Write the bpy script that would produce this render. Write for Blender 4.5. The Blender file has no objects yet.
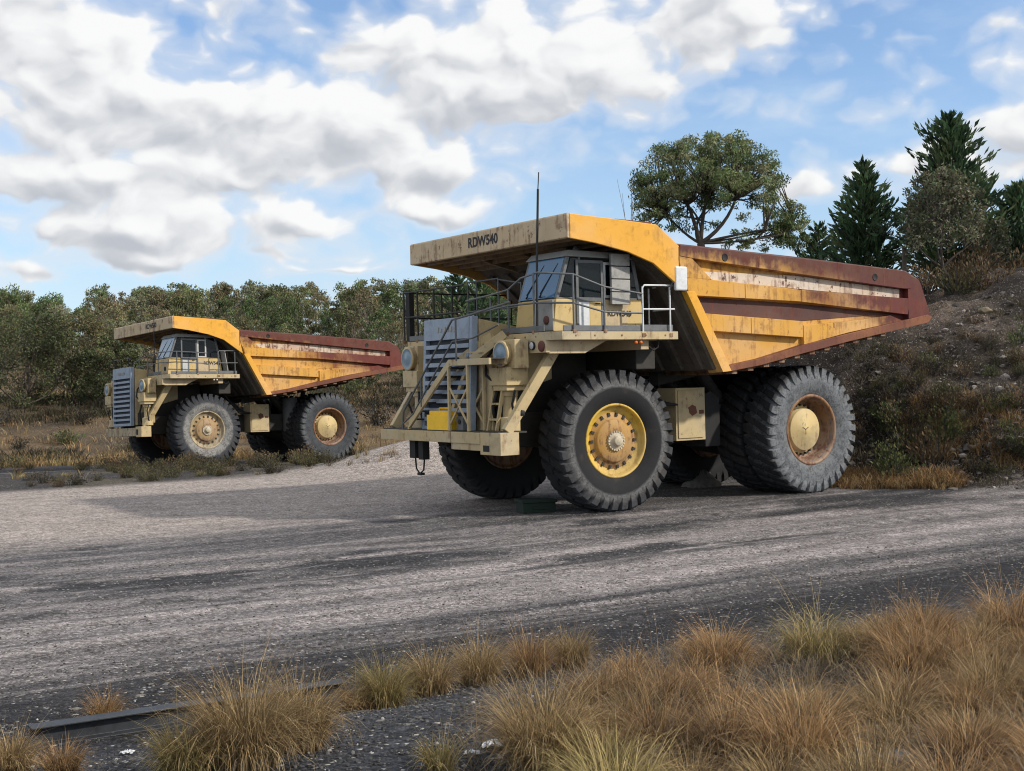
import bpy, math, random
import numpy as np
from mathutils import Matrix, Vector
PI = math.pi
R = math.radians
C = bpy.context.scene.collection
rng = np.random.default_rng(7)
random.seed(7)

# ------------------------------------------------------------------ node helpers
class E:
    """a socket with arithmetic, so node formulas can be written as formulas"""
    nt = None
    def __init__(s, sock): s.s = sock
    @staticmethod
    def m(op, *a, clamp=False):
        n = E.nt.nodes.new('ShaderNodeMath'); n.operation = op; n.use_clamp = clamp
        for i, v in enumerate(a):
            if isinstance(v, E): E.nt.links.new(v.s, n.inputs[i])
            else: n.inputs[i].default_value = float(v)
        return E(n.outputs[0])
    def __add__(s, o): return E.m('ADD', s, o)
    __radd__ = __add__
    def __sub__(s, o): return E.m('SUBTRACT', s, o)
    def __rsub__(s, o): return E.m('SUBTRACT', o, s)
    def __mul__(s, o): return E.m('MULTIPLY', s, o)
    __rmul__ = __mul__
    def __truediv__(s, o): return E.m('DIVIDE', s, o)
    def __pow__(s, o): return E.m('POWER', s, o)
def sstep(a, b, x):
    n = E.nt.nodes.new('ShaderNodeMapRange'); n.interpolation_type = 'SMOOTHSTEP'; n.clamp = True
    n.inputs['From Min'].default_value = a; n.inputs['From Max'].default_value = b
    E.nt.links.new(x.s, n.inputs['Value']); return E(n.outputs['Result'])
def vec(x, y, z):
    n = E.nt.nodes.new('ShaderNodeCombineXYZ')
    for i, v in enumerate((x, y, z)):
        if isinstance(v, E): E.nt.links.new(v.s, n.inputs[i])
        else: n.inputs[i].default_value = v
    return E(n.outputs[0])
def sep(v):
    n = E.nt.nodes.new('ShaderNodeSeparateXYZ'); E.nt.links.new(v.s, n.inputs[0])
    return [E(o) for o in n.outputs]
def noise(v, scale, detail=4, rough=.55, dist=0):
    n = E.nt.nodes.new('ShaderNodeTexNoise'); n.inputs['Scale'].default_value = scale
    n.inputs['Detail'].default_value = detail; n.inputs['Roughness'].default_value = rough
    n.inputs['Distortion'].default_value = dist
    if v is not None: E.nt.links.new(v.s, n.inputs['Vector'])
    return E(n.outputs[0])
def voro(v, scale, out='Distance', feature='F1'):
    n = E.nt.nodes.new('ShaderNodeTexVoronoi'); n.feature = feature; n.inputs['Scale'].default_value = scale
    if v is not None: E.nt.links.new(v.s, n.inputs['Vector'])
    return E(n.outputs[out])
def mix(f, a, b, mode='MIX'):
    n = E.nt.nodes.new('ShaderNodeMix'); n.data_type = 'RGBA'; n.blend_type = mode
    for v, i in ((f, 0), (a, 6), (b, 7)):
        if isinstance(v, E): E.nt.links.new(v.s, n.inputs[i])
        elif i == 0: n.inputs[0].default_value = v
        else: n.inputs[i].default_value = (*v, 1)
    return E(n.outputs[2])
def scale_col(c, f):
    n = E.nt.nodes.new('ShaderNodeVectorMath'); n.operation = 'SCALE'
    if isinstance(c, E): E.nt.links.new(c.s, n.inputs[0])
    else: n.inputs[0].default_value = c
    if isinstance(f, E): E.nt.links.new(f.s, n.inputs['Scale'])
    else: n.inputs['Scale'].default_value = f
    return E(n.outputs[0])
def objco():
    return E(E.nt.nodes.new('ShaderNodeTexCoord').outputs['Object'])
def geopos():
    return E(E.nt.nodes.new('ShaderNodeNewGeometry').outputs['Position'])
def attr(name='Col'):
    n = E.nt.nodes.new('ShaderNodeAttribute'); n.attribute_name = name; return E(n.outputs['Color'])
def objrand():
    return E(E.nt.nodes.new('ShaderNodeObjectInfo').outputs['Random'])
def pointy():
    return E(E.nt.nodes.new('ShaderNodeNewGeometry').outputs['Pointiness'])
def mat(name):
    m = bpy.data.materials.new(name); m.use_nodes = True
    E.nt = m.node_tree; return m, m.node_tree.nodes['Principled BSDF']
def setin(p, name, v):
    if isinstance(v, E): E.nt.links.new(v.s, p.inputs[name])
    elif isinstance(v, (tuple, list)): p.inputs[name].default_value = (*v, 1)
    else: p.inputs[name].default_value = v
def bump(p, h, strength=.3, dist=.02):
    n = E.nt.nodes.new('ShaderNodeBump'); n.inputs['Strength'].default_value = strength
    n.inputs['Distance'].default_value = dist
    E.nt.links.new(h.s, n.inputs['Height']); E.nt.links.new(n.outputs[0], p.inputs['Normal'])

# ------------------------------------------------------------------ materials
def paint(name, base, rust=.35, rough=.55, fade=None, tail=None, streak=.5, dirt=.35, top=None, rustcol=(.075, .022, .015), chips=.5):
    """old machine paint: faded blotches, vertical rust streaks, chips; optional second colour toward the tail (truck x) and top edge"""
    m, p = mat(name)
    co = objco(); x, y, z = sep(co)
    n1 = noise(co, .8, 5); n2 = noise(co, 3.2, 6, .65); n3 = noise(co, 14, 5, .7)
    st = noise(vec(x * 7, y * 7, z * .7), 1.3, 4, .6)
    fd = fade or tuple(min(1, c * .8 + .13) for c in base)
    col = mix(sstep(.35, .7, n1), base, fd)
    col = mix(sstep(.5, .62, n2) * .35, col, tuple(c * .62 for c in base))
    if tail:
        tx, tw, tc, tc2 = tail
        edge = x + E.m('MAXIMUM', (4.2 - z) * 3.2, 0) + (n1 - .5) * 5.0 + (n2 - .5) * 2.0 + (st - .5) * 2.2
        tm = sstep(tx + tw, tx - tw, edge)
        tcol = mix(sstep(.4, .62, n2), tc, tc2)
        col = mix(tm, col, tcol)
        # along the upper edge the old colour shows much further forward
    if top:
        tz, slope, tcc, amount = top
        tm2 = sstep(tz - .50, tz - .04, z - x * slope + (n2 - .5) * .75 + (st - .5) * .35)
        col = mix(tm2 * amount, col, mix(sstep(.4, .6, n3), tcc, rustcol))
    rk = (1.0 - tm * .75) if tail else 1.0
    rm = sstep(.60 - .16 * rust, .70 - .12 * rust, st * .62 + n2 * .5 - .05)
    col = mix(rm * streak * rk, col, mix(n3, rustcol, tuple(c * 2.6 for c in rustcol)))
    ch = sstep(.635 - .06 * rust, .66 - .06 * rust, noise(vec(x * 1.4, y * 1.4, z), 3.6, 8, .72))
    col = mix(ch * chips, col, rustcol)
    col = mix(sstep(.3, .8, noise(co, 1.9, 6, .7)) * dirt, col, tuple(.38 * c + .02 for c in base))
    setin(p, 'Base Color', col)
    setin(p, 'Roughness', sstep(-.2, 1.3, n2 + rm * .3) * .5 + (rough - .15))
    setin(p, 'Specular IOR Level', .35)
    bump(p, n3 * .3 + n2 * .6 + n1 * 2.5, .22, .02)
    return m
def plain(name, base, rough=.6, var=.35, metallic=0, scale=4, dark=None, spec=.4, bumps=.1):
    m, p = mat(name); co = objco()
    n = noise(co, scale, 6, .65); n2 = noise(co, scale * 5, 4, .6)
    d = dark or tuple(c * .45 for c in base)
    col = mix(sstep(.4, .75, n * .7 + n2 * .3) * var * 2, base, d)
    setin(p, 'Base Color', col); setin(p, 'Roughness', rough); setin(p, 'Metallic', metallic)
    setin(p, 'Specular IOR Level', spec)
    if bumps: bump(p, n2 + n, bumps, .01)
    return m
def tyre_mat(name, stops):
    """radius driven: dusty bands and worn shoulders; stops = [(radius, colour)]"""
    m, p = mat(name); co = objco(); x, y, z = sep(co)
    r = E.m('SQRT', x * x + z * z)
    nz = noise(co, 5, 6, .7); nf = noise(co, 22, 5, .7)
    ramp = E.nt.nodes.new('ShaderNodeValToRGB'); cr = ramp.color_ramp
    while len(cr.elements) > 1: cr.elements.remove(cr.elements[-1])
    for i, (rr, c) in enumerate(stops):
        e = cr.elements[0] if i == 0 else cr.elements.new((rr - .6) / .8)
        e.position = (rr - .6) / .8; e.color = (*c, 1)
    E.nt.links.new(((r - .6) / .8 + (nz - .5) * .1).s, ramp.inputs[0])
    col = E(ramp.outputs[0])
    col = mix(sstep(.42, .62, nf * .5 + nz * .5) * .7, col, (.022, .023, .025))
    col = mix(sstep(.55, .75, noise(co, 2.1, 5)) * .25, col, (.12, .10, .075))
    setin(p, 'Base Color', col); setin(p, 'Roughness', .85); setin(p, 'Specular IOR Level', .25)
    bump(p, nf, .25, .01)
    return m
def leaf_mat(name, transl=.3, var=.25, rough=.6):
    m, p = mat(name)
    c = attr(); co = objco()
    f = noise(co, .55, 3) * .7 + objrand() * var + (.65 - var * .5)
    col = scale_col(c, f)
    setin(p, 'Base Color', col); setin(p, 'Roughness', rough); setin(p, 'Specular IOR Level', .3)
    t = E.nt.nodes.new('ShaderNodeBsdfTranslucent'); E.nt.links.new(col.s, t.inputs[0])
    ms = E.nt.nodes.new('ShaderNodeMixShader'); ms.inputs[0].default_value = transl
    out = E.nt.nodes['Material Output']
    E.nt.links.new(p.outputs[0], ms.inputs[1]); E.nt.links.new(t.outputs[0], ms.inputs[2])
    E.nt.links.new(ms.outputs[0], out.inputs[0])
    return m
def glass_mat(name, tint, clear, base, spec=.7):
    m, p = mat(name)
    setin(p, 'Base Color', base); setin(p, 'Roughness', .06); setin(p, 'Specular IOR Level', spec)
    co = objco(); nz = noise(co, 3, 5)
    setin(p, 'Roughness', nz * .12 + .03)
    t = E.nt.nodes.new('ShaderNodeBsdfTransparent'); t.inputs[0].default_value = (*tint, 1)
    ms = E.nt.nodes.new('ShaderNodeMixShader'); ms.inputs[0].default_value = clear
    out = E.nt.nodes['Material Output']
    E.nt.links.new(p.outputs[0], ms.inputs[1]); E.nt.links.new(t.outputs[0], ms.inputs[2])
    E.nt.links.new(ms.outputs[0], out.inputs[0])
    return m

YEL = (.60, .31, .045); CREAM = (.50, .39, .21); MAR = (.08, .0125, .014); MAR2 = (.115, .022, .02)
M = {}
M['body_a'] = paint('weathered_yellow_body', YEL, .5, tail=(-5.2, 1.3, MAR, MAR2), top=(5.24, .05, (.085, .016, .016), 1.0), streak=.4, dirt=.12)
M['body_b'] = paint('weathered_yellow_body_far', YEL, .6, tail=(-4.6, 1.4, (.125, .02, .018), MAR2), top=(5.1, .05, (.12, .022, .019), 1.0), streak=.45, dirt=.12)
M['canopy'] = paint('canopy_yellow', (.72, .36, .035), .2, streak=.22, dirt=.12, chips=.2)
M['fascia'] = paint('faded_canopy_front', (.52, .40, .25), .5, fade=(.55, .45, .31), streak=.6, dirt=.1, chips=.8)
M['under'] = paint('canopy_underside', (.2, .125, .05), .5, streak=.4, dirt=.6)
M['wall'] = plain('dark_front_wall', (.10, .085, .068), .8, .5)
M['recess_a'] = paint('chalky_white_panel', (.62, .54, .46), .8, fade=(.58, .45, .34), streak=.6, dirt=.15, chips=1)
M['recess_b'] = paint('chalky_white_panel_far', (.6, .5, .4), .9, fade=(.42, .22, .13), streak=.9, chips=1)
M['maroon'] = paint('maroon_recess', (.075, .026, .024), .6, fade=(.15, .075, .05), streak=.8, dirt=.4)
M['lip'] = paint('rusty_lip', (.13, .04, .025), .7, fade=(.26, .10, .04), streak=.6, dirt=.3)
M['cream'] = paint('cream_paint', CREAM, .25, fade=(.47, .40, .28), streak=.55, dirt=.25)
M['cream2'] = paint('pale_panel_paint', (.5, .39, .24), .15, fade=(.52, .42, .28), streak=.15, dirt=.12)
M['yelpanel'] = paint('yellow_cab_panel', (.58, .42, .17), .15, fade=(.56, .43, .22), streak=.15, dirt=.12)
M['greyp'] = plain('grey_panel', (.3, .3, .29), .6, .3)
M['grille'] = plain('blue_grey_grille', (.27, .33, .42), .5, .3)
M['grille_dark'] = plain('dark_radiator_core', (.025, .035, .055), .6, .3)
M['black'] = plain('black_grime', (.02, .02, .021), .8, .3)
M['dark'] = plain('dark_greasy_steel', (.035, .033, .03), .7, .5)
M['steel'] = plain('grey_tank_steel', (.12, .125, .13), .6, .4)
M['rail'] = plain('dull_handrail', (.13, .14, .15), .5, .4)
M['railb'] = plain('black_handrail', (.025, .025, .027), .6, .3)
M['white'] = plain('white_gloss', (.66, .69, .72), .35, .25)
M['plate'] = plain('galvanised_panel', (.33, .33, .32), .55, .5)
M['rimy'] = paint('yellow_rim', (.62, .4, .05), .4, streak=.5, dirt=.5)
M['rimc'] = paint('cream_rim', (.4, .33, .2), .6, streak=.7, dirt=.5)
M['rimr'] = paint('rusty_rim', (.25, .13, .055), .7, streak=.8, dirt=.5)
M['hub'] = paint('rusty_hub', (.42, .235, .06), .6, streak=.7, dirt=.4)
M['hubb'] = paint('faded_rusty_hub', (.36, .24, .115), .6, streak=.7, dirt=.4)
M['motor'] = paint('cream_hub_cover', (.56, .43, .2), .3, streak=.4, dirt=.3)
M['cap'] = plain('pale_hub_cap', (.55, .48, .36), .6, .5)
M['seat'] = plain('teal_seat', (.16, .34, .33), .8, .2)
M['lensb'] = plain('blue_grey_lens', (.2, .28, .36), .35, .35)
M['lens'] = plain('pale_lens', (.5, .52, .55), .2, .2)
M['red'] = plain('dull_red_lamp', (.13, .045, .035), .7, .3)
M['amber'] = plain('orange_lamp', (.6, .14, .02), .4, .2)
M['yelbox'] = plain('bright_yellow_plastic', (.88, .54, .02), .5, .15)
M['green'] = plain('dark_green_box', (.012, .028, .02), .8, .3)
M['ink'] = plain('dark_lettering', (.03, .03, .035), .7, .2, bumps=0)
M['glass'] = glass_mat('side_glass', (.5, .58, .62), .5, (.008, .012, .016), .45)
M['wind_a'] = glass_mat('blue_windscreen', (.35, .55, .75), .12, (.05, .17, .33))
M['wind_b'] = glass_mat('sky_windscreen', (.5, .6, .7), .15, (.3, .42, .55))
M['frame'] = plain('pale_window_frame', (.5, .52, .52), .5, .25)
DUST = (.17, .175, .18); BLK = (.022, .023, .026)
M['tyre_fa'] = tyre_mat('tyre_black_wall_dusty_ring', [(.6, (.016, .016, .018)), (1.04, (.019, .02, .023)), (1.09, (.14, .145, .15)), (1.17, (.12, .12, .125)), (1.24, (.055, .056, .06)), (1.33, (.058, .062, .072)), (1.4, (.03, .032, .037))])
M['tyre_ra'] = tyre_mat('tyre_grey_dusty', [(.6, DUST), (1.05, (.15, .165, .185)), (1.2, (.19, .205, .225)), (1.33, (.15, .16, .175)), (1.4, (.03, .032, .036))])
M['tyre_fb'] = tyre_mat('tyre_pale_wall', [(.6, (.26, .26, .25)), (1.0, (.25, .25, .25)), (1.08, (.06, .065, .075)), (1.3, (.04, .045, .055)), (1.4, (.03, .033, .04))])
M['tyre_rb'] = tyre_mat('tyre_dull_blue_grey', [(.6, (.05, .055, .065)), (1.08, (.07, .078, .09)), (1.25, (.13, .14, .155)), (1.33, (.08, .085, .095)), (1.4, (.035, .036, .04))])
M['tyre_d'] = tyre_mat('tyre_dark', [(.6, BLK), (1.2, (.026, .027, .03)), (1.36, (.04, .04, .043))])

# ------------------------------------------------------------------ mesh builder
class MB:
    def __init__(s): s.v = []; s.f = []; s.mi = []; s.k = 0; s.sm = []
    def mat(s, k): s.k = k; return s
    def add(s, vs, fs, smooth=False):
        o = len(s.v); s.v += [tuple(map(float, v)) for v in vs]
        for f in fs: s.f.append([i + o for i in f]); s.mi.append(s.k); s.sm.append(smooth)
        return s
    def box(s, a, b):
        (x0, y0, z0), (x1, y1, z1) = a, b
        x0, x1 = sorted((x0, x1)); y0, y1 = sorted((y0, y1)); z0, z1 = sorted((z0, z1))
        return s.add([(x0,y0,z0),(x1,y0,z0),(x1,y1,z0),(x0,y1,z0),(x0,y0,z1),(x1,y0,z1),(x1,y1,z1),(x0,y1,z1)],
                     [(0,3,2,1),(4,5,6,7),(0,1,5,4),(1,2,6,5),(2,3,7,6),(3,0,4,7)])
    def hexa(s, p):   # 8 points, bottom ring then top ring
        return s.add(p, [(0,3,2,1),(4,5,6,7),(0,1,5,4),(1,2,6,5),(2,3,7,6),(3,0,4,7)])
    def prism(s, poly, axis, a, b, taper=0):
        """polygon in the plane normal to axis (0,1,2), extruded a..b; taper shrinks the b side toward its centre"""
        n = len(poly); P = np.array(poly, float); c = P.mean(0)
        P2 = P + (c - P) / np.maximum(np.linalg.norm(c - P, axis=1, keepdims=True), 1e-6) * taper
        area = sum(P[i][0] * P[(i+1) % n][1] - P[(i+1) % n][0] * P[i][1] for i in range(n))
        def mk(q, t):
            r = [0, 0, 0]; o = [i for i in range(3) if i != axis]; r[o[0]], r[o[1]] = q; r[axis] = t; return r
        vs = [mk(q, a) for q in P] + [mk(q, b) for q in P2]
        fs = [tuple(range(n)), tuple(range(2*n-1, n-1, -1))] + [(i, i+n, (i+1) % n + n, (i+1) % n) for i in range(n)]
        flip = (area > 0) == (b > a)
        if axis == 1: flip = not flip
        if not flip: fs = [tuple(reversed(f)) for f in fs]
        return s.add(vs, fs)
    def tube(s, pts, r, n=8, r1=None, caps=True, smooth=True):
        pts = [Vector(p) for p in pts]; m = len(pts); vs = []
        up = None
        for i, p in enumerate(pts):
            d = (pts[min(i+1, m-1)] - pts[max(i-1, 0)]).normalized()
            if up is None:
                up = d.orthogonal().normalized()
            u = (up - d * up.dot(d)); u = u.normalized() if u.length > 1e-6 else d.orthogonal().normalized(); up = u
            w = d.cross(u); rr = r if r1 is None else r + (r1 - r) * i / max(1, m-1)
            for k in range(n):
                a = 2 * PI * k / n; vs.append(p + u * (rr * math.cos(a)) + w * (rr * math.sin(a)))
        fs = [(i*n+k, i*n+(k+1) % n, (i+1)*n+(k+1) % n, (i+1)*n+k) for i in range(m-1) for k in range(n)]
        s.add(vs, fs, smooth)
        if caps: s.add(vs[:n], [tuple(range(n-1, -1, -1))]); s.add(vs[-n:], [tuple(range(n))])
        return s
    def bar(s, p0, p1, w, h, up=(0, 0, 1)):
        p0, p1 = Vector(p0), Vector(p1); d = (p1 - p0).normalized(); u = Vector(up)
        u = (u - d * u.dot(d)).normalized(); q = d.cross(u)
        c = [(-1, -1), (1, -1), (1, 1), (-1, 1)]
        vs = [p + q * (a * w / 2) + u * (b * h / 2) for p in (p0, p1) for a, b in c]
        return s.add(vs, [(0,1,2,3)[::-1],(4,5,6,7),(0,1,5,4),(1,2,6,5),(2,3,7,6),(3,0,4,7)])
    def lathe(s, prof, n=48, smooth=True, axis='y', c=(0, 0, 0), flip=False):
        """prof = [(radius, along axis)]"""
        vs = []; m = len(prof)
        for r, w in prof:
            for k in range(n):
                a = 2 * PI * k / n; u, v = r * math.cos(a), r * math.sin(a)
                p = (u, w, v) if axis == 'y' else (w, u, v) if axis == 'x' else (u, v, w)
                vs.append((p[0] + c[0], p[1] + c[1], p[2] + c[2]))
        fs = [(i*n+k, i*n+(k+1) % n, (i+1)*n+(k+1) % n, (i+1)*n+k) for i in range(m-1) for k in range(n)]
        if flip: fs = [f[::-1] for f in fs]
        return s.add(vs, fs, smooth)
    def build(s, name, mats, parent=None, bevel=0, loc=None, rot=None):
        me = bpy.data.meshes.new(name); me.from_pydata(s.v, [], s.f)
        for m in (mats if isinstance(mats, (list, tuple)) else [mats]): me.materials.append(m)
        me.polygons.foreach_set('material_index', s.mi); me.polygons.foreach_set('use_smooth', s.sm); me.update()
        o = bpy.data.objects.new(name, me); C.objects.link(o)
        if parent: o.parent = parent
        if loc: o.location = loc
        if rot: o.rotation_euler = rot
        if bevel:
            b = o.modifiers.new('bevel', 'BEVEL'); b.width = bevel; b.segments = 2; b.limit_method = 'ANGLE'; b.angle_limit = R(40)
        return o
def tag(o, label=None, cat=None, group=None, kind=None):
    if label: o['label'] = label
    if cat: o['category'] = cat
    if group: o['group'] = group
    if kind: o['kind'] = kind
    return o
def empty(name, loc=(0, 0, 0), rz=0):
    o = bpy.data.objects.new(name, None); C.objects.link(o); o.location = loc; o.rotation_euler = (0, 0, rz)
    o.empty_display_size = .2; return o
def copy_tree(o, parent=None):
    c = o.copy(); C.objects.link(c); c.parent = parent
    for ch in list(o.children): copy_tree(ch, c)
    return c
def fastmesh(name, V, F, mats, col=None, mi=None, smooth=False):
    """V (n,3), F (m,k) numpy, one face size"""
    me = bpy.data.meshes.new(name); V = np.asarray(V, np.float32); F = np.asarray(F, np.int32); k = F.shape[1]
    me.vertices.add(len(V)); me.vertices.foreach_set('co', V.ravel())
    me.loops.add(F.size); me.loops.foreach_set('vertex_index', F.ravel())
    me.polygons.add(len(F)); me.polygons.foreach_set('loop_start', np.arange(0, F.size, k, dtype=np.int32))
    me.polygons.foreach_set('loop_total', np.full(len(F), k, np.int32))
    for m in (mats if isinstance(mats, (list, tuple)) else [mats]): me.materials.append(m)
    if mi is not None: me.polygons.foreach_set('material_index', np.asarray(mi, np.int32))
    me.polygons.foreach_set('use_smooth', np.full(len(F), smooth, bool))
    me.update(calc_edges=True)
    if col is not None:
        a = me.color_attributes.new('Col', 'FLOAT_COLOR', 'POINT')
        a.data.foreach_set('color', np.concatenate([col, np.ones((len(V), 1))], 1).astype(np.float32).ravel())
    return me
def mobj(name, me, parent=None, loc=(0, 0, 0), rz=0, sc=None):
    o = bpy.data.objects.new(name, me); C.objects.link(o); o.location = loc; o.rotation_euler = (0, 0, rz)
    if parent: o.parent = parent
    if sc: o.scale = sc if isinstance(sc, tuple) else (sc, sc, sc)
    return o
def text_obj(name, body, size, origin, xdir, ydir, m, parent):
    """flat lettering: xdir = reading direction, ydir = up"""
    cu = bpy.data.curves.new(name, 'FONT'); cu.body = body; cu.size = size; cu.extrude = .002; cu.offset = size * .03
    cu.align_x = 'LEFT'; cu.space_character = 1.05
    t = bpy.data.objects.new(name + '_curve', cu); C.objects.link(t)
    me = bpy.data.meshes.new_from_object(t.evaluated_get(bpy.context.evaluated_depsgraph_get()))
    bpy.data.objects.remove(t); bpy.data.curves.remove(cu)
    x = Vector(xdir).normalized(); y = Vector(ydir).normalized(); z = x.cross(y)
    mw = Matrix((x, y, z)).transposed().to_4x4(); mw.translation = Vector(origin)
    me.transform(mw); me.materials.clear(); me.materials.append(m); me.name = name
    o = bpy.data.objects.new(name, me); C.objects.link(o); o.parent = parent
    return o

# ------------------------------------------------------------------ numpy noise
def vnoise(x, y, seed=0):
    def h(i, j):
        n = (i.astype(np.int64) * 374761393 + j.astype(np.int64) * 668265263 + seed * 974711) & 0x7fffffff
        n = ((n ^ (n >> 13)) * 1274126177) & 0x7fffffff
        return ((n ^ (n >> 16)) & 0xffff) / 65535.
    xi, yi = np.floor(x), np.floor(y); fx, fy = x - xi, y - yi
    fx = fx * fx * (3 - 2 * fx); fy = fy * fy * (3 - 2 * fy)
    a, b, c, d = h(xi, yi), h(xi+1, yi), h(xi, yi+1), h(xi+1, yi+1)
    return (a * (1-fx) + b * fx) * (1-fy) + (c * (1-fx) + d * fx) * fy
def fbm(x, y, seed=0, oct=4, g=.5):
    t = 0; a = 1; s = 0
    for o in range(oct): t = t + a * vnoise(x * 2**o, y * 2**o, seed + o * 17); s += a; a *= g
    return t / s
def ss(a, b, x):
    t = np.clip((x - a) / (b - a), 0, 1); return t * t * (3 - 2 * t)
def lerp(a, b, t): return a + (b - a) * t

# ------------------------------------------------------------------ terrain
RD = R(33)
def road_v(x, y): return -math.sin(RD) * x + math.cos(RD) * y
def toe(x): return np.interp(x, [2, 5, 8, 12, 16, 30], [35, 32.2, 29.2, 27.2, 25.8, 21])
def height(x, y):
    x = np.asarray(x, float); y = np.asarray(y, float)
    ye = 17 + np.where(y > 17, y - 17, (y - 17) * .35)
    near = -.570 + .0112 * np.clip(x, -12, 14) + .0207 * np.clip(ye, 8, 45)
    far = 1.025 + .0202 * np.clip(x, -26, 2) - .0175 * np.clip(y, 38, 64)
    w = ss(37, 45, y - .1 * x)
    z = lerp(near, far, w)
    z = z + .02 * (fbm(x * .9, y * .9, 3) - .5) + .06 * (fbm(x * .22, y * .22, 4) - .5) * ss(20, 12, np.abs(road_v(x, y) - 30))
    # ruts along the road
    v = road_v(x, y); u = math.cos(RD) * x + math.sin(RD) * y
    z = z + .018 * np.sin(v * 5.2 + 2.5 * fbm(u * .06, v * .3, 9)) * ss(9.5, 11, v) * ss(19, 17, v)
    # low gravel hump behind the truck's nose
    z = z + .95 * np.exp(-((x + 2.2) / 3.0) ** 2 - ((y - 39.5) / 2.4) ** 2)
    # background slope
    z = z + 4.1 * ss(63, 92, y + .05 * x) + np.clip(y - 92, 0, 105) * .078 + 1.2 * (fbm(x * .03, y * .03, 5) - .5) * ss(64, 90, y)
    # earth bank on the right
    t = y - toe(x)
    lat = ss(3.0, 9.5, x - .02 * (y - 40))
    prof = np.where(t > 0, (5.25 + .9 * ss(11, 17, x)) * (1 - np.exp(-np.clip(t, 0, 99) / 6.0)) * ss(-.5, 3.0, t), 0)
    mnd = prof * lat * ss(85, 60, y)
    mnd = mnd * (1 + .16 * (fbm(x * .25, y * .25, 11) - .5)) + ss(.2, 3, t) * lat * (.7 * (fbm(x * .7, y * .7, 12) - .5) + .5 * (fbm(x * 2.4, y * 2.4, 13) - .5))
    z = z + mnd
    # bank in front, where the camera stands
    tb = 9.2 - v + .7 * (fbm(x * .35, y * .35, 21) - .5)
    z = z + .5 * ss(0, 2.8, tb) + .10 * ss(-.2, .7, tb) * fbm(x * 1.3, y * 1.3, 22) + ss(-.1, .5, tb) * .05 * (fbm(x * 5, y * 5, 23) - .5)
    return z
def hz(x, y): return float(height(np.array([x]), np.array([y]))[0])
def axis_pts(segs):
    out = []
    for a, b, d in segs: out += list(np.arange(a, b, d))
    return np.array(out + [segs[-1][1]])
gx = axis_pts([(-600, -200, 40), (-200, -60, 5), (-60, -22, 1.2), (-22, -6, .3), (-6, 8, .085), (8, 24, .28), (24, 60, 1.2), (60, 200, 6), (200, 600, 40)])
gy = axis_pts([(-60, 0, 6), (0, 5, .4), (5, 15, .07), (15, 22, .14), (22, 46, .24), (46, 75, .5), (75, 130, 1.4), (130, 200, 5), (200, 1500, 50)])
X, Y = np.meshgrid(gx, gy); Z = height(X, Y)
u_ = math.cos(RD) * X + math.sin(RD) * Y; v_ = road_v(X, Y)
def c3(*c): return np.array(c, float)
def mixc(a, b, t): return a + (b - a) * t[..., None]
LIGHT = c3(.30, .272, .272); MID = c3(.115, .109, .114); COAL = c3(.022, .023, .027); EARTH = c3(.064, .051, .042); BROWN = c3(.15, .105, .06)
warp = v_ + 1.1 * (fbm(u_ * .05, v_ * .12, 31) - .5) + .35 * (fbm(u_ * .25, v_ * .6, 32) - .5)
streak = fbm(u_ * .10, warp * 2.3, 33, 5, .6)
streak2 = fbm(u_ * .22, warp * 6.5, 34, 4, .6)
col = mixc(MID, LIGHT, ss(.34, .66, streak * .55 + streak2 * .45))
col = col * (.68 + .64 * fbm(u_ * .35, warp * 11, 134, 4, .65)[..., None])
dk = ss(.50, .62, fbm(u_ * .16, warp * .9, 35, 5)) * ss(23.5, 20.5, v_)
blk = ss(.60, .68, fbm(u_ * .35, v_ * 1.1, 135, 5, .6)) * ss(28, 24, v_)
col = mixc(mixc(col, COAL * 2.0, dk * .45), COAL * 1.4, blk * .9 * ss(13.5, 15.5, warp))
dk2 = ss(.42, .62, fbm(u_ * .2 + 3, warp * .8, 36, 5)) * ss(16.2, 17.4, warp) * ss(21.5, 19.6, warp)
col = mixc(col, COAL * 1.2, dk2 * .92)
col = mixc(COAL * 1.1, col, ss(10.4, 13.2, warp + 1.8 * (streak2 - .5)))
for k_, (v0, cu, ph) in enumerate([(12.9, 1.2, .0), (15.1, 1.2, .3), (14.2, -1.6, 1.1), (16.6, -1.5, 1.4), (18.3, 2.2, 2.0)]):
    tv = v0 + cu * np.sin(u_ * .11 + ph)
    tr_ = np.exp(-((v_ - tv) / .26) ** 2) * ss(.3, .55, fbm(u_ * .3, v_ * .5, 150 + k_))
    col = mixc(col, LIGHT * .95, np.clip(tr_, 0, 1) * .6)
    col = col * (1 - .35 * np.exp(-((v_ - tv - .42) / .12) ** 2) * ss(.35, .6, fbm(u_ * .3, v_ * .5, 160 + k_)))[..., None]
# shade under and behind the truck, painted into the ground colour
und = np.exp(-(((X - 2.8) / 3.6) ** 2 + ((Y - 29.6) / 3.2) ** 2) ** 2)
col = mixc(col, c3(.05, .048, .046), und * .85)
# pale gravel pad left of the truck
pad = ss(21.5, 24.5, v_ + 1.6 * (fbm(X * .3, Y * .3, 37) - .5)) * ss(2.5, -1.5, X)
col = mixc(col, c3(.365, .32, .295) * (.8 + .3 * fbm(X * .6, Y * 1.4, 38)[..., None]), pad * .85)
# scrubby low ground round the far truck
scr = ss(-.6, 1.4, Y - (33.2 + (X + 14) * .6) + 2.6 * (fbm(X * .16, Y * .3, 39) - .5)) * ss(5, 1, X)
col = mixc(col, mixc(c3(.045, .042, .043), c3(.085, .074, .058), ss(.4, .65, fbm(X * .35, Y * .35, 40))), scr)
dl = ss(.30, .46, fbm(X * .1 + 9, Y * .16, 42)) * ss(44, 47, Y) * ss(68, 62, Y) * ss(-14, -18, X + .1 * (Y - 50))
col = mixc(col, c3(.035, .035, .042), dl * .9)
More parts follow.
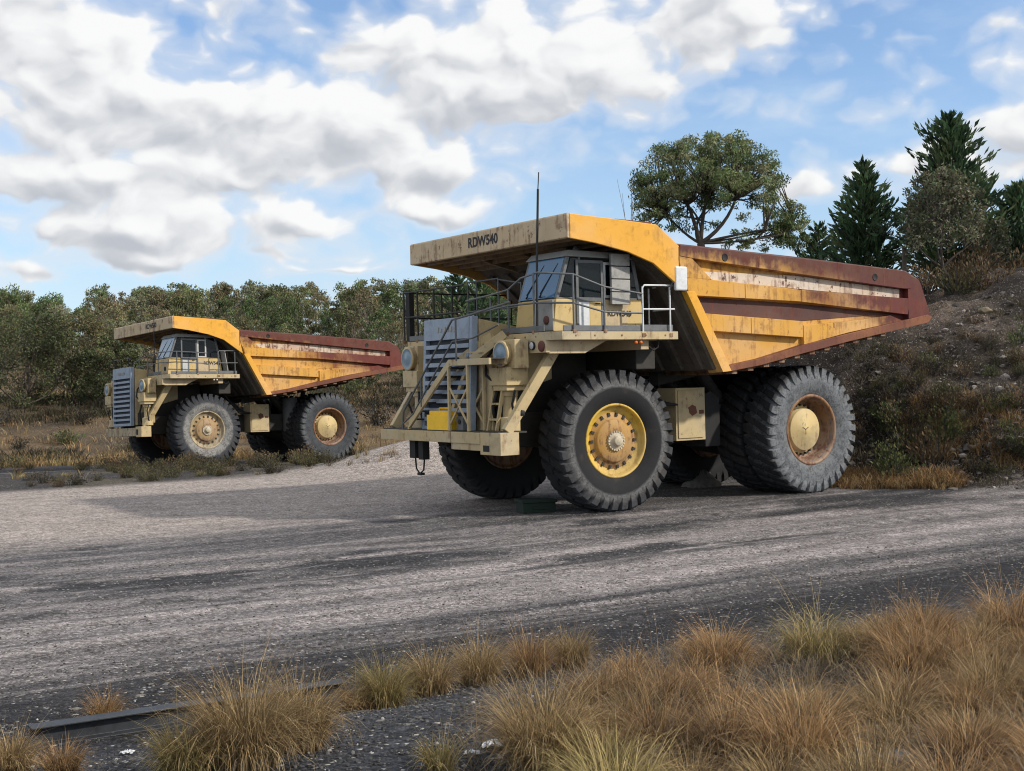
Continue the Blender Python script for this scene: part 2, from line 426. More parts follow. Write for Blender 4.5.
# pale vehicle track far left
tl = np.exp(-((Y - (47.5 + (X + 21) * .62)) / .55) ** 2) * ss(-11, -14, X)
col = mixc(col, c3(.2, .175, .16), np.clip(tl, 0, 1) * .8)
bg = ss(62, 68, Y + 4 * (fbm(X * .1, Y * .1, 43) - .5))
col = mixc(col, mixc(c3(.075, .058, .04), BROWN, ss(.35, .6, fbm(X * .2, Y * .2, 44))), bg)
t_ = Y - toe(X)
mm = ss(-.3, 1.2, t_ + .8 * (fbm(X * .8, Y * .8, 45) - .5)) * ss(3, 6.5, X)
mcol = mixc(EARTH * .42, EARTH * 1.15, ss(.38, .68, fbm(X * .55, Y * .55, 46, 5)))
mcol = mixc(mcol, c3(.16, .12, .095), ss(.56, .7, fbm(X * .35 + 7, Y * .35, 47)) * .6 * ss(8, 14, X))
col = mixc(col, mcol, mm)
tb_ = 9.2 - v_ + .7 * (fbm(X * .35, Y * .35, 21) - .5)
bcol = mixc(c3(.042, .045, .053), c3(.06, .052, .043), ss(.42, .7, fbm(X * .7, Y * .7, 48)) * ss(-.5, 2.0, X) * .7)
col = mixc(col, bcol, ss(-.5, .3, tb_))
V = np.stack([X, Y, Z], -1).reshape(-1, 3); nx, ny = len(gx), len(gy)
idx = np.arange(nx * ny).reshape(ny, nx)
F = np.stack([idx[:-1, :-1], idx[:-1, 1:], idx[1:, 1:], idx[1:, :-1]], -1).reshape(-1, 4)
def ground_mat():
    m, p = mat('gravel_and_earth')
    pos = geopos(); c = attr()
    cell = voro(pos, 42, 'Color'); r1, g1, b1 = sep(cell)
    cell2 = voro(pos, 15, 'Color'); r2, g2, b2 = sep(cell2)
    n = noise(pos, 3.2, 6, .65); n2 = noise(pos, 38, 3, .6)
    ng = noise(pos, 7, 9, .82); ng2 = noise(pos, 1.7, 8, .75)  # coarse grain, with the small shadows of stones put into the colour
    f = (r1 ** 2.4) * 1.15 + (r2 ** 2.2) * .42 + n * .3 + sstep(.34, .68, ng) * .45 + sstep(.36, .64, ng2) * .22 + .0
    colr = scale_col(c, f)
    # pale stones in the dark ground
    wst = sstep(.965, .99, g1)
    colr = mix(wst * .8, colr, (.42, .40, .37))
    wst2 = sstep(.985, .995, g2)
    colr = mix(wst2 * .4, colr, (.36, .34, .31))
    setin(p, 'Base Color', colr); setin(p, 'Roughness', .92); setin(p, 'Specular IOR Level', .2)
    h = (1.0 - voro(pos, 42)) * .5 + (1.0 - voro(pos, 15)) * .7 + n * .9 + n2 * .3
    bump(p, h, .75, .03)
    return m
def ground_z(x, y):
    i = np.clip(np.searchsorted(gx, x) - 1, 0, nx - 2); j = np.clip(np.searchsorted(gy, y) - 1, 0, ny - 2)
    a = (x - gx[i]) / (gx[i + 1] - gx[i]); b = (y - gy[j]) / (gy[j + 1] - gy[j])
    return (Z[j, i] * (1 - a) + Z[j, i + 1] * a) * (1 - b) + (Z[j + 1, i] * (1 - a) + Z[j + 1, i + 1] * a) * b
def hz(x, y): return float(ground_z(np.array([x]), np.array([y]))[0])
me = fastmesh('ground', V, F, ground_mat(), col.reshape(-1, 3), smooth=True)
tag(mobj('ground', me), kind='structure')

# ------------------------------------------------------------------ haul trucks
TR = 1.35
def truck_matrix(X_, Y_, Z_, yaw, pit, rol):
    y = R(yaw); fw = Vector((-math.cos(y), -math.sin(y), 0)); lf = Vector((math.sin(y), -math.cos(y), 0)); up = Vector((0, 0, 1))
    p = R(pit); fw2 = fw * math.cos(p) + up * math.sin(p); up2 = fw2.cross(lf)
    r = R(rol); lf2 = lf * math.cos(r) + up2 * math.sin(r); up3 = fw2.cross(lf2)
    m = Matrix((fw2, lf2, up3)).transposed().to_4x4(); m.translation = (X_, Y_, Z_); return m
def tyre_mesh():
    b = MB(); n = 102
    half = [(.69, .262), (.74, .31), (.84, .365), (.95, .397), (1.04, .404), (1.12, .4), (1.19, .385), (1.25, .362), (1.3, .33), (1.325, .26), (1.335, .12), (1.337, 0)]
    prof = half + [(r, -w) for r, w in half[-2::-1]]
    b.lathe(prof, n)
    # rings moulded on the side wall
    out = [(1.12, .403), (1.19, .407), (1.27, .405), (1.36, .392), (1.402, .352), (1.42, .2), (1.42, .03)]
    inn = [(1.115, .385), (1.17, .37), (1.22, .35), (1.27, .32), (1.30, .29), (1.32, .15), (1.32, .03)]
    N = 34
    for sgn in (1, -1):
        for k in range(N):
            a0 = 2 * PI * (k + (0 if sgn > 0 else .5)) / N; vs = []
            for j, ((ro, wo), (ri, wi)) in enumerate(zip(out, inn)):
                sk = [0, 0, .0, .012, .03, .075, .13][j] * sgn; hw = [.050, .06, .066, .066, .064, .058, .048][j]
                for (rr, w, e) in ((ro, wo, -.82), (ro, wo, .82), (ri, wi, 1.1), (ri, wi, -1.1)):
                    a = a0 + sk + hw * e; vs.append((rr * math.cos(a), w * sgn, rr * math.sin(a)))
            fs = []
            for j in range(len(out) - 1):
                for q in range(4): fs.append((j*4+q, j*4+(q+1) % 4, j*4+4+(q+1) % 4, j*4+4+q))
            fs += [(3, 2, 1, 0), (len(vs)-4, len(vs)-3, len(vs)-2, len(vs)-1)]
            if sgn > 0: fs = [f[::-1] for f in fs]
            b.add(vs, fs)
    # the tyre stands flat on the ground
    b.v = [(x, y * (1.0 + .05 * max(0, (-z - .95))), max(z, -1.393)) for x, y, z in b.v]
    return b
def front_wheel(parent, x, y, rz, mt, mrim, name='wheel'):
    b = MB()
    b.lathe([(.70, .24), (.735, .285), (.742, .312), (.725, .326), (.70, .318), (.685, .28), (.665, .235), (.655, .215), (.60, .205), (.585, .185), (.47, .18)], 56)
    b.lathe([(.69, -.3), (.735, -.31), (.6, -.26), (.3, -.24), (.0, -.24)], 40, flip=True)
    w = b.build(name, mrim, parent, loc=(x, y, TR), rot=(0, 0, rz))
    h = MB(); h.mat(0).lathe([(.56, .184), (.54, .2), (.44, .205), (.43, .245), (.40, .262), (.26, .285), (.2, .29)], 40)
    for k in range(18):   # wedge clamps
        a = 2 * PI * k / 18; ca, sa = math.cos(a), math.sin(a)
        h.mat(1)
        q = [(.49, -.03), (.56, -.022), (.56, .022), (.49, .03)]
        pts = [(r_ * ca - t_ * sa, yy, r_ * sa + t_ * ca) for yy in (.18, .225) for r_, t_ in q]
        h.hexa([pts[i] for i in (3, 2, 1, 0, 7, 6, 5, 4)])
    h.build('hub', [M['hub'] if mrim == M['rimy'] else M['hubb'], M['dark']], w)
    c = MB(); c.mat(0).lathe([(.2, .28), (.2, .31), (.155, .325), (.1, .345), (.1, .40), (.085, .41), (.0, .412)], 32)
    for k in range(20):
        a = 2 * PI * k / 20
        c.tube([(.185 * math.cos(a), .3, .185 * math.sin(a)), (.185 * math.cos(a), .335, .185 * math.sin(a))], .02, 6)
    c.build('hub_cap', M['cap'], w)
    tyre = mt if not isinstance(mt, tuple) else None
    o = bpy.data.objects.new('tyre', tyre); C.objects.link(o); o.parent = w
    return w
def rear_wheel(parent, x, y, rz, mt, mrim, outer=True):
    b = MB()
    b.lathe([(.70, .22), (.755, .285), (.785, .315), (.78, .338), (.745, .345), (.71, .325), (.70, .27), (.675, .24), (.665, .1), (.64, .06), (.625, -.02), (.52, -.03)], 56)
    b.lathe([(.69, -.3), (.74, -.31), (.6, -.26), (.3, -.24), (.0, -.24)], 40, flip=True)
    w = b.build('wheel', mrim, parent, loc=(x, y, TR), rot=(0, 0, rz))
    if outer:
        h = MB(); h.mat(0).lathe([(.56, -.028), (.5, -.01), (.47, -.005), (.465, .13), (.45, .142), (.1, .15), (.09, .16), (0, .16)], 44)
        h.mat(1)
        for k in range(24):
            a = 2 * PI * k / 24
            h.tube([(.545 * math.cos(a), -.03, .545 * math.sin(a)), (.545 * math.cos(a), .035, .545 * math.sin(a))], .026, 6)
        for k in range(3):
            a = 2 * PI * k / 3 + .5; h.tube([(0, .158, 0), (.1 * math.cos(a), .158, .1 * math.sin(a))], .009, 5)
        h.build('hub', [M['motor'], M['dark']], w)
    o = bpy.data.objects.new('tyre', mt); C.objects.link(o); o.parent = w
    return w
_tb = tyre_mesh()
def tyre_data(m):
    o = _tb.build('tyre', m); me = o.data; bpy.data.objects.remove(o); return me
TY = {k: tyre_data(M[k]) for k in ('tyre_fa', 'tyre_ra', 'tyre_fb', 'tyre_rb', 'tyre_d')}

def dump_body(t, near):
    mb = M['body_a' if near else 'body_b']; YB = 2.955; YP = 2.80
    top = [(-1.09, 5.2), (-8.05, 4.86)]
    shell = MB()
    outline = [(-2.2, 2.66), (-1.27, 4.29), (-1.09, 5.18), (-8.05, 4.84), (-8.45, 4.7), (-8.80, 3.84), (-8.7, 3.72), (-6.04, 3.30), (-4.62, 3.06), (-3.27, 2.80)]
    for s in (1, -1):
        shell.mat(0).prism(outline, 1, s * 2.70, s * YP)
    # floor, front wall: sheets with thickness
    shell.mat(1).prism([(-2.15, 2.7), (-8.7, 3.74), (-8.68, 3.86), (-2.0, 2.86)], 1, -2.7, 2.7)
    wallp = [(-2.1, 2.7), (-1.2, 4.28), (-.8, 4.62), (-.4, 4.9), (.1, 5.3), (-.1, 5.34), (-.6, 5.0), (-1.0, 4.72), (-1.4, 4.3), (-2.25, 2.75)]
    shell.mat(1).prism(wallp, 1, -2.82, 2.82)
    for k in range(9):        # upright stiffeners on the front wall
        y = -2.5 + k * .625
        shell.prism([(-2.0, 2.72), (-1.05, 4.3), (-.62, 4.7), (-.2, 4.95), (-.3, 5.06), (-.72, 4.78), (-1.16, 4.36), (-2.12, 2.74)], 1, y - .09, y + .09)
    shell.mat(2)
    for s in (1, -1):         # main bolsters below the floor
        shell.prism([(-2.3, 2.40), (-7.2, 3.2), (-7.2, 3.48), (-2.3, 2.70)], 1, s * .55, s * .85)
    body = shell.build('dump_body', [mb, M['wall'], M['dark']], t, bevel=.012)
    rb = MB().mat(0)          # cross members seen along the lower edge
    for k in range(13):
        x = -2.6 - k * .46; zf = np.interp(-x, [2.2, 3.27, 4.62, 6.04, 8.7], [2.64, 2.77, 3.02, 3.27, 3.70])
        if x > -7.6: rb.box((x - .08, -2.9, zf - .075), (x + .08, 2.9, zf + .02))
    rb.build('floor_rib', M['rimr'], body, bevel=.01)
    for s in (1, -1):
        sp = MB()
        def rib(poly, y1=YB, tp=.03, k=0, y0=YP): sp.mat(k).prism(poly, 1, s * y0, s * y1, tp)
        rib([(-1.10, 5.2), (-4.53, 5.06), (-7.95, 4.865), (-8.18, 4.80), (-8.18, 4.46), (-7.9, 4.46), (-4.52, 4.69), (-1.47, 4.94), (-1.10, 4.98)], YB, .05)
        # front gusset joining the top rail and second rib
        rib([(-1.10, 4.975), (-1.47, 4.935), (-1.98, 4.535), (-1.5, 4.54), (-1.22, 4.56)], YB - .004, .0)
        rib([(-1.20, 4.555), (-1.98, 4.53), (-4.51, 4.40), (-7.87, 4.25), (-8.12, 4.24), (-8.05, 3.87), (-4.5, 4.09), (-1.46, 4.2), (-1.32, 4.2)], YB, .05)
        rib([(-1.5, 3.87), (-1.67, 3.86), (-4.62, 3.705), (-4.62, 3.355), (-1.86, 3.49), (-1.72, 3.5)], YB, .05)
        # lower rear panel, stepped back a little
        rib([(-4.63, 3.62), (-6.05, 3.73), (-7.5, 3.86), (-7.9, 3.74), (-6.04, 3.44), (-4.63, 3.2)], YB - .06, .03)
        # tail end plate
        rib([(-8.03, 3.76), (-8.02, 4.80), (-8.22, 4.76), (-8.42, 4.70), (-8.49, 4.62), (-8.83, 3.84)], YB - .012, .02)
        # white and maroon recessed panels, slightly proud of the plate
        rib([(-1.74, 4.70), (-4.52, 4.685), (-7.9, 4.455), (-7.87, 4.255), (-4.51, 4.405), (-2.0, 4.535)], YP + .012, 0, 1)
        rib([(-1.46, 4.19), (-4.5, 4.085), (-7.98, 3.88), (-7.0, 3.86), (-4.6, 3.71), (-1.68, 3.865)], YP + .012, 0, 2)
        # lower edge lip
        lipo = [(-2.3, 2.655), (-3.27, 2.78), (-4.62, 3.03), (-6.04, 3.275), (-8.72, 3.70), (-8.86, 3.83), (-8.7, 3.88), (-6.04, 3.45), (-4.62, 3.21), (-3.27, 2.92), (-2.4, 2.79)]
        rib(lipo, YB + .015, .02, 3, YP - .02)
        # front edge beam, seen edge-on from the cab side
        rib([(-1.27, 4.29), (-2.22, 2.645), (-2.46, 2.665), (-1.72, 3.94), (-1.5, 4.29)], YB + .02, .015, 4, YP - .25)
        # seam plates and a lifting eye
        if s > 0:
            for xx in (-3.3, -1.12): sp.mat(3).box((xx - .012, s * YP, 4.82 if xx < -2 else 4.6), (xx + .012, s * (YB + .006), 5.05 if xx < -2 else 5.16))
            for xx, za, zb_ in ((-2.9, 4.15, 4.46), (-4.55, 4.11, 4.39), (-6.3, 4.0, 4.30), (-7.4, 3.93, 4.26), (-3.05, 3.43, 3.77), (-5.6, 3.56, 3.68), (-5.7, 4.64, 4.99), (-7.2, 4.54, 4.91)):
                sp.mat(3).box((xx - .009, s * YP, za), (xx + .009, s * (YB + .004 if za > 3.9 or xx > -4.6 else YB - .05), zb_))
            for xx, zz in ((-2.35, 4.99), (-6.9, 4.70)):
                sp.mat(5).lathe([(.0, .155), (.06, .156), (.075, .168), (.085, .16), (.085, .1)], 16, c=(xx, YP, zz))
        sp.build('side_panel', [mb, M['recess_a' if near else 'recess_b'], M['maroon'] if near else mb, M['lip'], M['canopy'], M['black']], body, bevel=.015)
    # rounded top rail
    tr = MB()
    for s in (1, -1):
        tr.tube([(-1.1, s * 2.84, 5.16), (-4.5, s * 2.84, 5.01), (-8.05, s * 2.84, 4.81), (-8.4, s * 2.84, 4.66)], .075, 10)
    tr.build('top_rail', M['maroon'], body)
    # canopy
    cn = MB()
    side = [(1.56, 5.22), (.96, 5.15), (.18, 5.01), (-.46, 4.81), (-.86, 4.54), (-1.25, 4.28), (-1.11, 4.9), (-1.13, 5.17), (-.56, 5.57), (.32, 5.62), (1.56, 5.68)]
    for s in (1, -1):
        cn.mat(0).prism(side, 1, s * 2.895, s * YB)
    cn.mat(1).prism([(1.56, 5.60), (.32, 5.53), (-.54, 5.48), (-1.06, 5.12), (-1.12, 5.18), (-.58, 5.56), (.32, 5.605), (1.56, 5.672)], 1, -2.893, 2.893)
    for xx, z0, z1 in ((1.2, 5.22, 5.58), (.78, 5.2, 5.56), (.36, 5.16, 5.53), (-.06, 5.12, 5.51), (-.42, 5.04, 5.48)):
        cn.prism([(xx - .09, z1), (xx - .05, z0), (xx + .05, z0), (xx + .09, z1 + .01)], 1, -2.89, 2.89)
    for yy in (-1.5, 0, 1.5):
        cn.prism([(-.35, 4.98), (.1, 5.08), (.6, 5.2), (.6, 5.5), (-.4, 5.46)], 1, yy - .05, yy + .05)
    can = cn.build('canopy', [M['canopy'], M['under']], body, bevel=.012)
    fs = MB().mat(0); fs.prism([(1.565, 5.215), (1.63, 5.23), (1.63, 5.66), (1.6, 5.69), (1.565, 5.69)], 1, -2.953, 2.953)
    f = fs.build('canopy_front', M['fascia'], can, bevel=.012)
    if near:
        text_obj('lettering', 'RDW540', .28, (1.634, -.50, 5.37), (0, 1, .0), (0, 0, 1), M['ink'], f)
    else:
        text_obj('lettering', 'RDW540', .26, (1.634, .42, 5.38), (0, 1, 0), (0, 0, 1), M['ink'], f)
    # dents and torn strip lying on the canopy roof
    tp = MB(); tp.bar((.35, 2.7, 5.64), (-.5, 2.75, 5.61), .22, .03); tp.build('torn_strip', M['lip'], can)
    return body

def railing(name, parent, m, posts, rails, r=.022):
    b = MB()
    for p0, p1 in posts:
        b.tube([p0, p1], r, 6); b.mat(1).box((p0[0] - .035, p0[1] - .035, p0[2] - .02), (p0[0] + .035, p0[1] + .035, p0[2] + .05)).mat(0)
    for pts in rails: b.tube(pts, r * .95, 6)
    return b.build(name, [m, M['rimr']], parent)

def make_truck(near):
    t = empty('haul_truck')
    mc = M['cream']
    # chassis
    ch = MB().mat(0)
    for s in (1, -1):
        ch.box((2.2, s * .62, 1.25), (-6.3, s * .95, 1.95))
    ch.box((-.9, -1.0, 1.3), (-.5, 1.0, 2.6)); ch.box((-3.4, -1.0, 1.5), (-3.0, 1.0, 2.3)); ch.box((-6.3, -1.1, 1.3), (-5.9, 1.1, 2.7))
    ch.box((2.1, -.8, 1.5), (-.4, .8, 3.2))                      # engine mass
    ch.box((-.5, -2.3, 2.75), (-1.0, 2.3, 3.2))                  # dark cross frame behind the wheels
    ch.tube([(0, -1.6, TR), (0, 1.6, TR)], .22, 12)              # front axle
    ch.lathe([(.3, -1.7), (.45, -1.5), (.5, -.6), (.62, -.4), (.62, .4), (.5, .6), (.45, 1.5), (.3, 1.7)], 20, c=(-5.34, 0, TR))
    ch.lathe([(.62, -4.9), (.5, -4.3), (.3, -3.7), (.25, -3.0)], 18, axis='x', c=(0, 0, TR))   # rear drive housing nose
    for s in (1, -1):
        ch.tube([(-4.6, s * .7, 1.6), (-3.4, s * .7, 2.9)], .16, 12)     # hoist rams
    ch.build('chassis', M['dark'], t, bevel=.02)
    # wheels
    st = R(-2.6 if near else 1.5)
    mf, mr = (TY['tyre_fa'], TY['tyre_ra']) if near else (TY['tyre_fb'], TY['tyre_rb'])
    front_wheel(t, 0, 1.94, st, mf, M['rimy' if near else 'rimc'])
    front_wheel(t, 0, -1.94, PI + st, TY['tyre_d'], M['rimr'])
    rear_wheel(t, -5.34, 2.09, 0, mr, M['rimr'])
    rear_wheel(t, -5.34, 1.2, 0, TY['tyre_d'], M['rimr'], False)
    rear_wheel(t, -5.34, -2.09, PI, mr, M['rimr'])
    rear_wheel(t, -5.34, -1.2, PI, TY['tyre_d'], M['rimr'], False)
    dump_body(t, near)
    # bumper
    bp = MB()
    if near:
        W, x1, x0 = 2.32, 2.80, 2.38
        bp.mat(0).box((x0, 1.62, 1.2), (x1, W, 1.62)); bp.box((x0 + .02, -W, 1.40), (x1 + .015, 1.62, 1.615))
        bp.box((x0 + .05, .55, 1.27), (x1 - .01, 1.62, 1.41)); bp.mat(1).box((x1 - .03, 1.72, 1.26), (x1 + .004, 1.94, 1.38))
        bp.mat(2).box((x0 - .25, -W + .06, 1.6), (x1 - .02, W - .1, 1.635))
        bp.mat(0)
        for y in (-1.3, .55): bp.box((x1 + .012, y - .012, 1.41), (x1 + .022, y + .012, 1.61))
    else:
        W, x1, x0 = 1.88, 2.5, 2.1
        bp.mat(0).box((x0, W - .55, 1.16), (x1, W, 1.56)); bp.mat(3).box((x0 + .05, -W, 1.2), (x1 - .04, W - .55, 1.52)); bp.mat(1).box((x1 - .02, W - .5, 1.24), (x1 + .004, W - .3, 1.46))
    bump_o = bp.build('bumper', [mc, M['black'], M['dark'], M['rimc']], t, bevel=.012)
    # radiator
    xg = 2.46
    gr = MB(); z0, z1 = 1.6, 3.87
    def gx_(z): return xg + (z1 - z) * (.05 if near else .02)
    gr.mat(0)
    fr = lambda ya, yb, za, zb, d0=-.12, d1=.02: gr.hexa([(gx_(za) + d0, ya, za), (gx_(za) + d1, ya, za), (gx_(za) + d1, yb, za), (gx_(za) + d0, yb, za), (gx_(zb) + d0, ya, zb), (gx_(zb) + d1, ya, zb), (gx_(zb) + d1, yb, zb), (gx_(zb) + d0, yb, zb)])
    fr(-.93, -.84, z0, z1); fr(.84, .93, z0, z1); fr(-.84, .84, z0, z0 + .1); fr(-.838, .838, 3.44, z1, -.12, .03)
    nb = 9
    for k in range(nb):
        z = z0 + .2 + k * (3.44 - z0 - .2) / nb
        fr(-.838, .838, z, z + .085, -.06, .035)
    gr.mat(1); fr(-.838, .838, z0 + .1, 3.45, -.11, -.075)
    g = gr.build('radiator_grille', [M['grille'], M['grille_dark']], t, bevel=.006)
    bdg = MB()
    for k, yy in enumerate((-.34, -.22, -.08, .05, .17, .3)):
        bdg.box((xg + .045, yy - .035, 3.60), (xg + .055, yy + .035, 3.67 if k % 2 else 3.70))
    bdg.box((xg + .04, -.38, 3.615), (xg + .046, .34, 3.625)); bdg.build('badge', M['plate'], g)
    hd = MB().mat(0)      # hood and radiator sides
    hd.prism([(xg - .13, 1.62), (xg - .13, 3.82), (1.2, 3.62), (.6, 3.5), (.6, 2.6), (1.7, 2.3), (2.0, 1.62)], 1, -.95, .95)
    hd.mat(1).box((1.9, -1.6, 1.62), (2.25, 1.6, 2.1))
    hd.build('hood', [mc, M['dark']], t, bevel=.015)
    # front suspension cylinders, fenders and air cleaners
    for s in (1, -1):
        sc = MB().mat(0)
        sc.box((1.98, s * 1.55, 2.82), (2.3, s * 2.12, 3.37)); sc.box((1.92, s * 1.4, 2.5), (2.42, s * 2.0, 2.84))
        sc.box((1.96, s * 1.46, 2.40), (2.38, s * 1.94, 2.502))
        sc.lathe([(.17, 2.40), (.17, 2.3), (.13, 2.28), (.13, 1.9), (.2, 1.88), (.2, 1.6)], 16, axis='z', c=(2.16, s * 1.7, 0))
        sc.box((1.7, s * 1.0, 1.7), (1.96, s * 1.3, 3.3))
        sc.mat(1).tube([(2.3, s * 1.5, 2.4), (2.36, s * 1.42, 2.1), (2.3, s * 1.38, 1.8), (2.2, s * 1.3, 1.66)], .035, 8)
        sc.tube([(2.2, s * 1.95, 2.4), (2.3, s * 2.0, 2.15), (2.2, s * 1.9, 1.8), (2.05, s * 1.8, 1.64)], .025, 8)
        sc.build('suspension_mount', [mc, M['black']], t, bevel=.012)
        ac = MB().mat(0)
        ac.lathe([(.0, 1.95), (.23, 1.95), (.235, 2.0), (.235, 2.38), (.25, 2.385), (.25, 2.42), (.215, 2.425)], 28, axis='x', c=(0, s * 1.80, 3.10))
        a = ac.build('air_cleaner', mc, t)
        lb = MB(); lb.lathe([(.214, 2.424), (.19, 2.41), (.12, 2.415), (.1, 2.43), (.0, 2.432)], 28, axis='x', c=(0, s * 1.80, 3.10))
        lb.build('intake_cover', M['lensb'], a)
        br = MB().mat(0)
        br.bar((1.48, s * 2.27, 3.16), (2.56 if near else 2.3, s * (2.17 if near else 1.75), 1.63 if near else 1.55), .13, .2, (1, 0, .3))
        br.build('brace', mc, t, bevel=.012)
    # headlamp pairs
    for (x, y, z) in ([(1.96, 2.02, 3.24), (1.96, 2.2, 3.24), (2.28, 2.05, 1.98), (2.28, 2.2, 1.98)] if near else [(1.96, 2.0, 3.2)]):
        hl = MB().mat(0).lathe([(.0, x - .1), (.075, x - .08), (.085, x), (.07, x + .012)], 16, axis='x', c=(0, y, z))
        h = hl.build('headlamp', M['black'], t)
        MB().lathe([(.072, x + .008), (.05, x + .022), (.0, x + .028)], 16, axis='x', c=(0, y, z)).build('lens', M['lens'], h)
    # decks
    dk = MB()
    dk.mat(0).prism([(1.93, 1.0), (1.93, 2.62), (1.72, 2.86), (-1.13, 2.86), (-1.13, 1.0)], 2, 3.33, 3.485)
    dk.prism([(1.93, -1.0), (-1.13, -1.0), (-1.13, -2.86), (1.72, -2.86), (1.93, -2.62)], 2, 3.33, 3.485)
    dk.box((.55, -1.0, 3.3), (-1.0, 1.0, 3.4))
    dk.mat(1)
    dk.prism([(1.9, 1.02), (1.9, 2.6), (1.7, 2.82), (-1.1, 2.82), (-1.1, 1.02)], 2, 3.485, 3.5)
    dk.prism([(1.9, -1.02), (-1.1, -1.02), (-1.1, -2.82), (1.7, -2.82), (1.9, -2.6)], 2, 3.485, 3.5)
    dk.mat(2)
    for s in (1, -1):
        dk.prism([(1.84, 3.33), (1.84, 3.08), (1.0, 3.08), (.45, 3.33)], 1, s * 2.52, s * 2.60)
        dk.mat(0).box((1.84, s * 1.1, 3.1), (1.93, s * 2.62, 3.33)); dk.mat(2)
        dk.box((1.6, s * 1.0, 3.14), (1.4, s * 2.5, 3.33)); dk.box((-.3, s * 1.0, 3.14), (-.5, s * 2.7, 3.33))
    dk.mat(3)
    for xx in (1.4, .95, .3, -.3, -.8): dk.lathe([(.0, 2.868), (.022, 2.868), (.022, 2.86)], 6, c=(xx, 0, 3.41))
    for xx, ww in ((1.05, .008), (-.2, .008)): dk.box((xx - ww, 2.855, 3.335), (xx + ww, 2.864, 3.482))
    for yy in (1.25, 1.6, 1.95, 2.3): dk.lathe([(.0, 1.94), (.02, 1.94), (.02, 1.93)], 6, axis='x', c=(0, yy, 3.41))
    deck = dk.build('deck', [mc, M['dark'], M['cream2'], M['rimr']], t, bevel=.01)
    # toe board, grey
    for p0_, p1_ in (((1.9, 1.1, 3.5), (1.92, 2.55, 3.61)), ((1.66, 2.80, 3.5), (-.2, 2.82, 3.60)), ((-.25, 2.76, 3.5), (-1.05, 2.80, 3.62)), ((1.9, -1.1, 3.5), (1.92, -2.55, 3.61))):
        MB().box(p0_, p1_).build('toe_board', M['rail'], deck)
    rl = M['rail']
    z = 3.48
    if near:
        P = [(1.90, .72), (1.90, 1.35), (1.90, 2.22), (1.43, 2.84), (.70, 2.84)]
        posts = [((x, y, z), (x, y, h)) for (x, y), h in zip(P, (4.22, 4.36, 4.62, 4.56, 4.34))]
        rails = [[(1.9, -.2, 4.24), (1.9, .72, 4.30), (1.9, 1.35, 4.36), (1.9, 1.8, 4.55), (1.86, 2.3, 4.62), (1.43, 2.84, 4.56), (.7, 2.84, 4.34), (-.25, 2.84, 4.22)],
                 [(1.9, .0, 3.95), (1.9, 1.35, 4.05), (1.86, 2.3, 4.05), (1.43, 2.84, 4.02), (.7, 2.84, 3.86), (-.25, 2.84, 3.84)]]
    else:
        P = [(1.90, .4), (1.90, 1.2), (1.90, 2.2), (1.43, 2.84), (.6, 2.84)]
        posts = [((x, y, z), (x, y, 4.35)) for x, y in P]
        rails = [[(1.9, -.2, 4.1), (1.9, 1.2, 4.3), (1.86, 2.3, 4.35), (1.43, 2.84, 4.35), (.2, 2.84, 4.3)], [(1.9, .0, 3.9), (1.86, 2.3, 3.95), (1.43, 2.84, 3.95), (.2, 2.84, 3.9)]]
    railing('deck_railing', deck, rl, posts, rails)
    # rear side basket of the left deck
    railing('deck_railing', deck, M['white'] if near else rl, [((-.25, 2.84, 3.4), (-.25, 2.84, 4.36)), ((-.95, 2.84, 3.4), (-.95, 2.84, 4.36)), ((-.95, 2.2, 3.5), (-.95, 2.2, 4.38))],
            [[(-.25, 2.84, 4.33), (-.3, 2.84, 4.39), (-1.06, 2.84, 4.4), (-1.06, 2.2, 4.4)], [(-.25, 2.84, 3.92), (-1.06, 2.84, 3.93), (-1.06, 2.2, 3.93)]], .02)
    # right deck railing, black
    PR = [(1.9, -2.8), (1.9, -2.2), (1.9, -1.5), (1.9, -.75), (.9, -2.84), (0, -2.84), (-1.0, -2.84)]
    hR = 4.58 if near else 4.3
    rr = railing('deck_railing', deck, M['railb'], [((x, y, z), (x, y, hR)) for x, y in PR],
            [[(1.9, -.3, hR), (1.9, -2.8, hR), (-1.0, -2.84, hR)], [(1.9, -.3, (hR + z) / 2), (1.9, -2.8, (hR + z) / 2), (-1.0, -2.84, (hR + z) / 2)]], .021)
    if near:
        MB().box((1.78, -2.72, 3.5), (1.9, -2.56, 4.62)).build('railing_post', M['black'], rr)
        railing('deck_railing', deck, rl, [((1.0, y, 3.5), (1.0, y, 4.75)) for y in (-1.55, -1.2, -.35)] + [((1.0, .5, 3.5), (1.0, .5, 4.6))],
                [[(1.0, -1.55, 4.74), (1.0, -.35, 4.74)], [(1.0, -.35, 4.72), (1.0, .5, 4.58)], [(1.0, -1.55, 4.1), (1.0, .5, 4.1)]], .02)
        MB().mat(0).box((.6, -.3, 3.5), (1.3, .35, 3.72)).mat(1).lathe([(.16, 3.5), (.16, 4.0), (.1, 4.05), (0, 4.05)], 14, axis='z', c=(.9, .72, 0)).build('filler_housing', [M['dark'], M['dark']], deck)
    else:
        MB().mat(0).box((.6, -.4, 3.5), (1.3, .45, 3.72)).build('filler_housing', M['dark'], deck)
    # ------------------------------------------------ cab
    cab = MB(); yL, yR = 2.50, 1.22
    zb, zs, zt = 3.50, 4.12, 4.93
    xf_b, xf_s, xf_t = 1.66, 1.58, 1.30
    xr_b, xr_s, xr_t = -.58, -.50, -.33
    cab.mat(0)      # lower box as panels
    cab.hexa([(xr_b, yR, zb), (xf_b, yR, zb), (xf_b, yL, zb), (xr_b, yL, zb), (xr_s, yR, zs), (xf_s, yR, zs), (xf_s, yL, zs), (xr_s, yL, zs)])
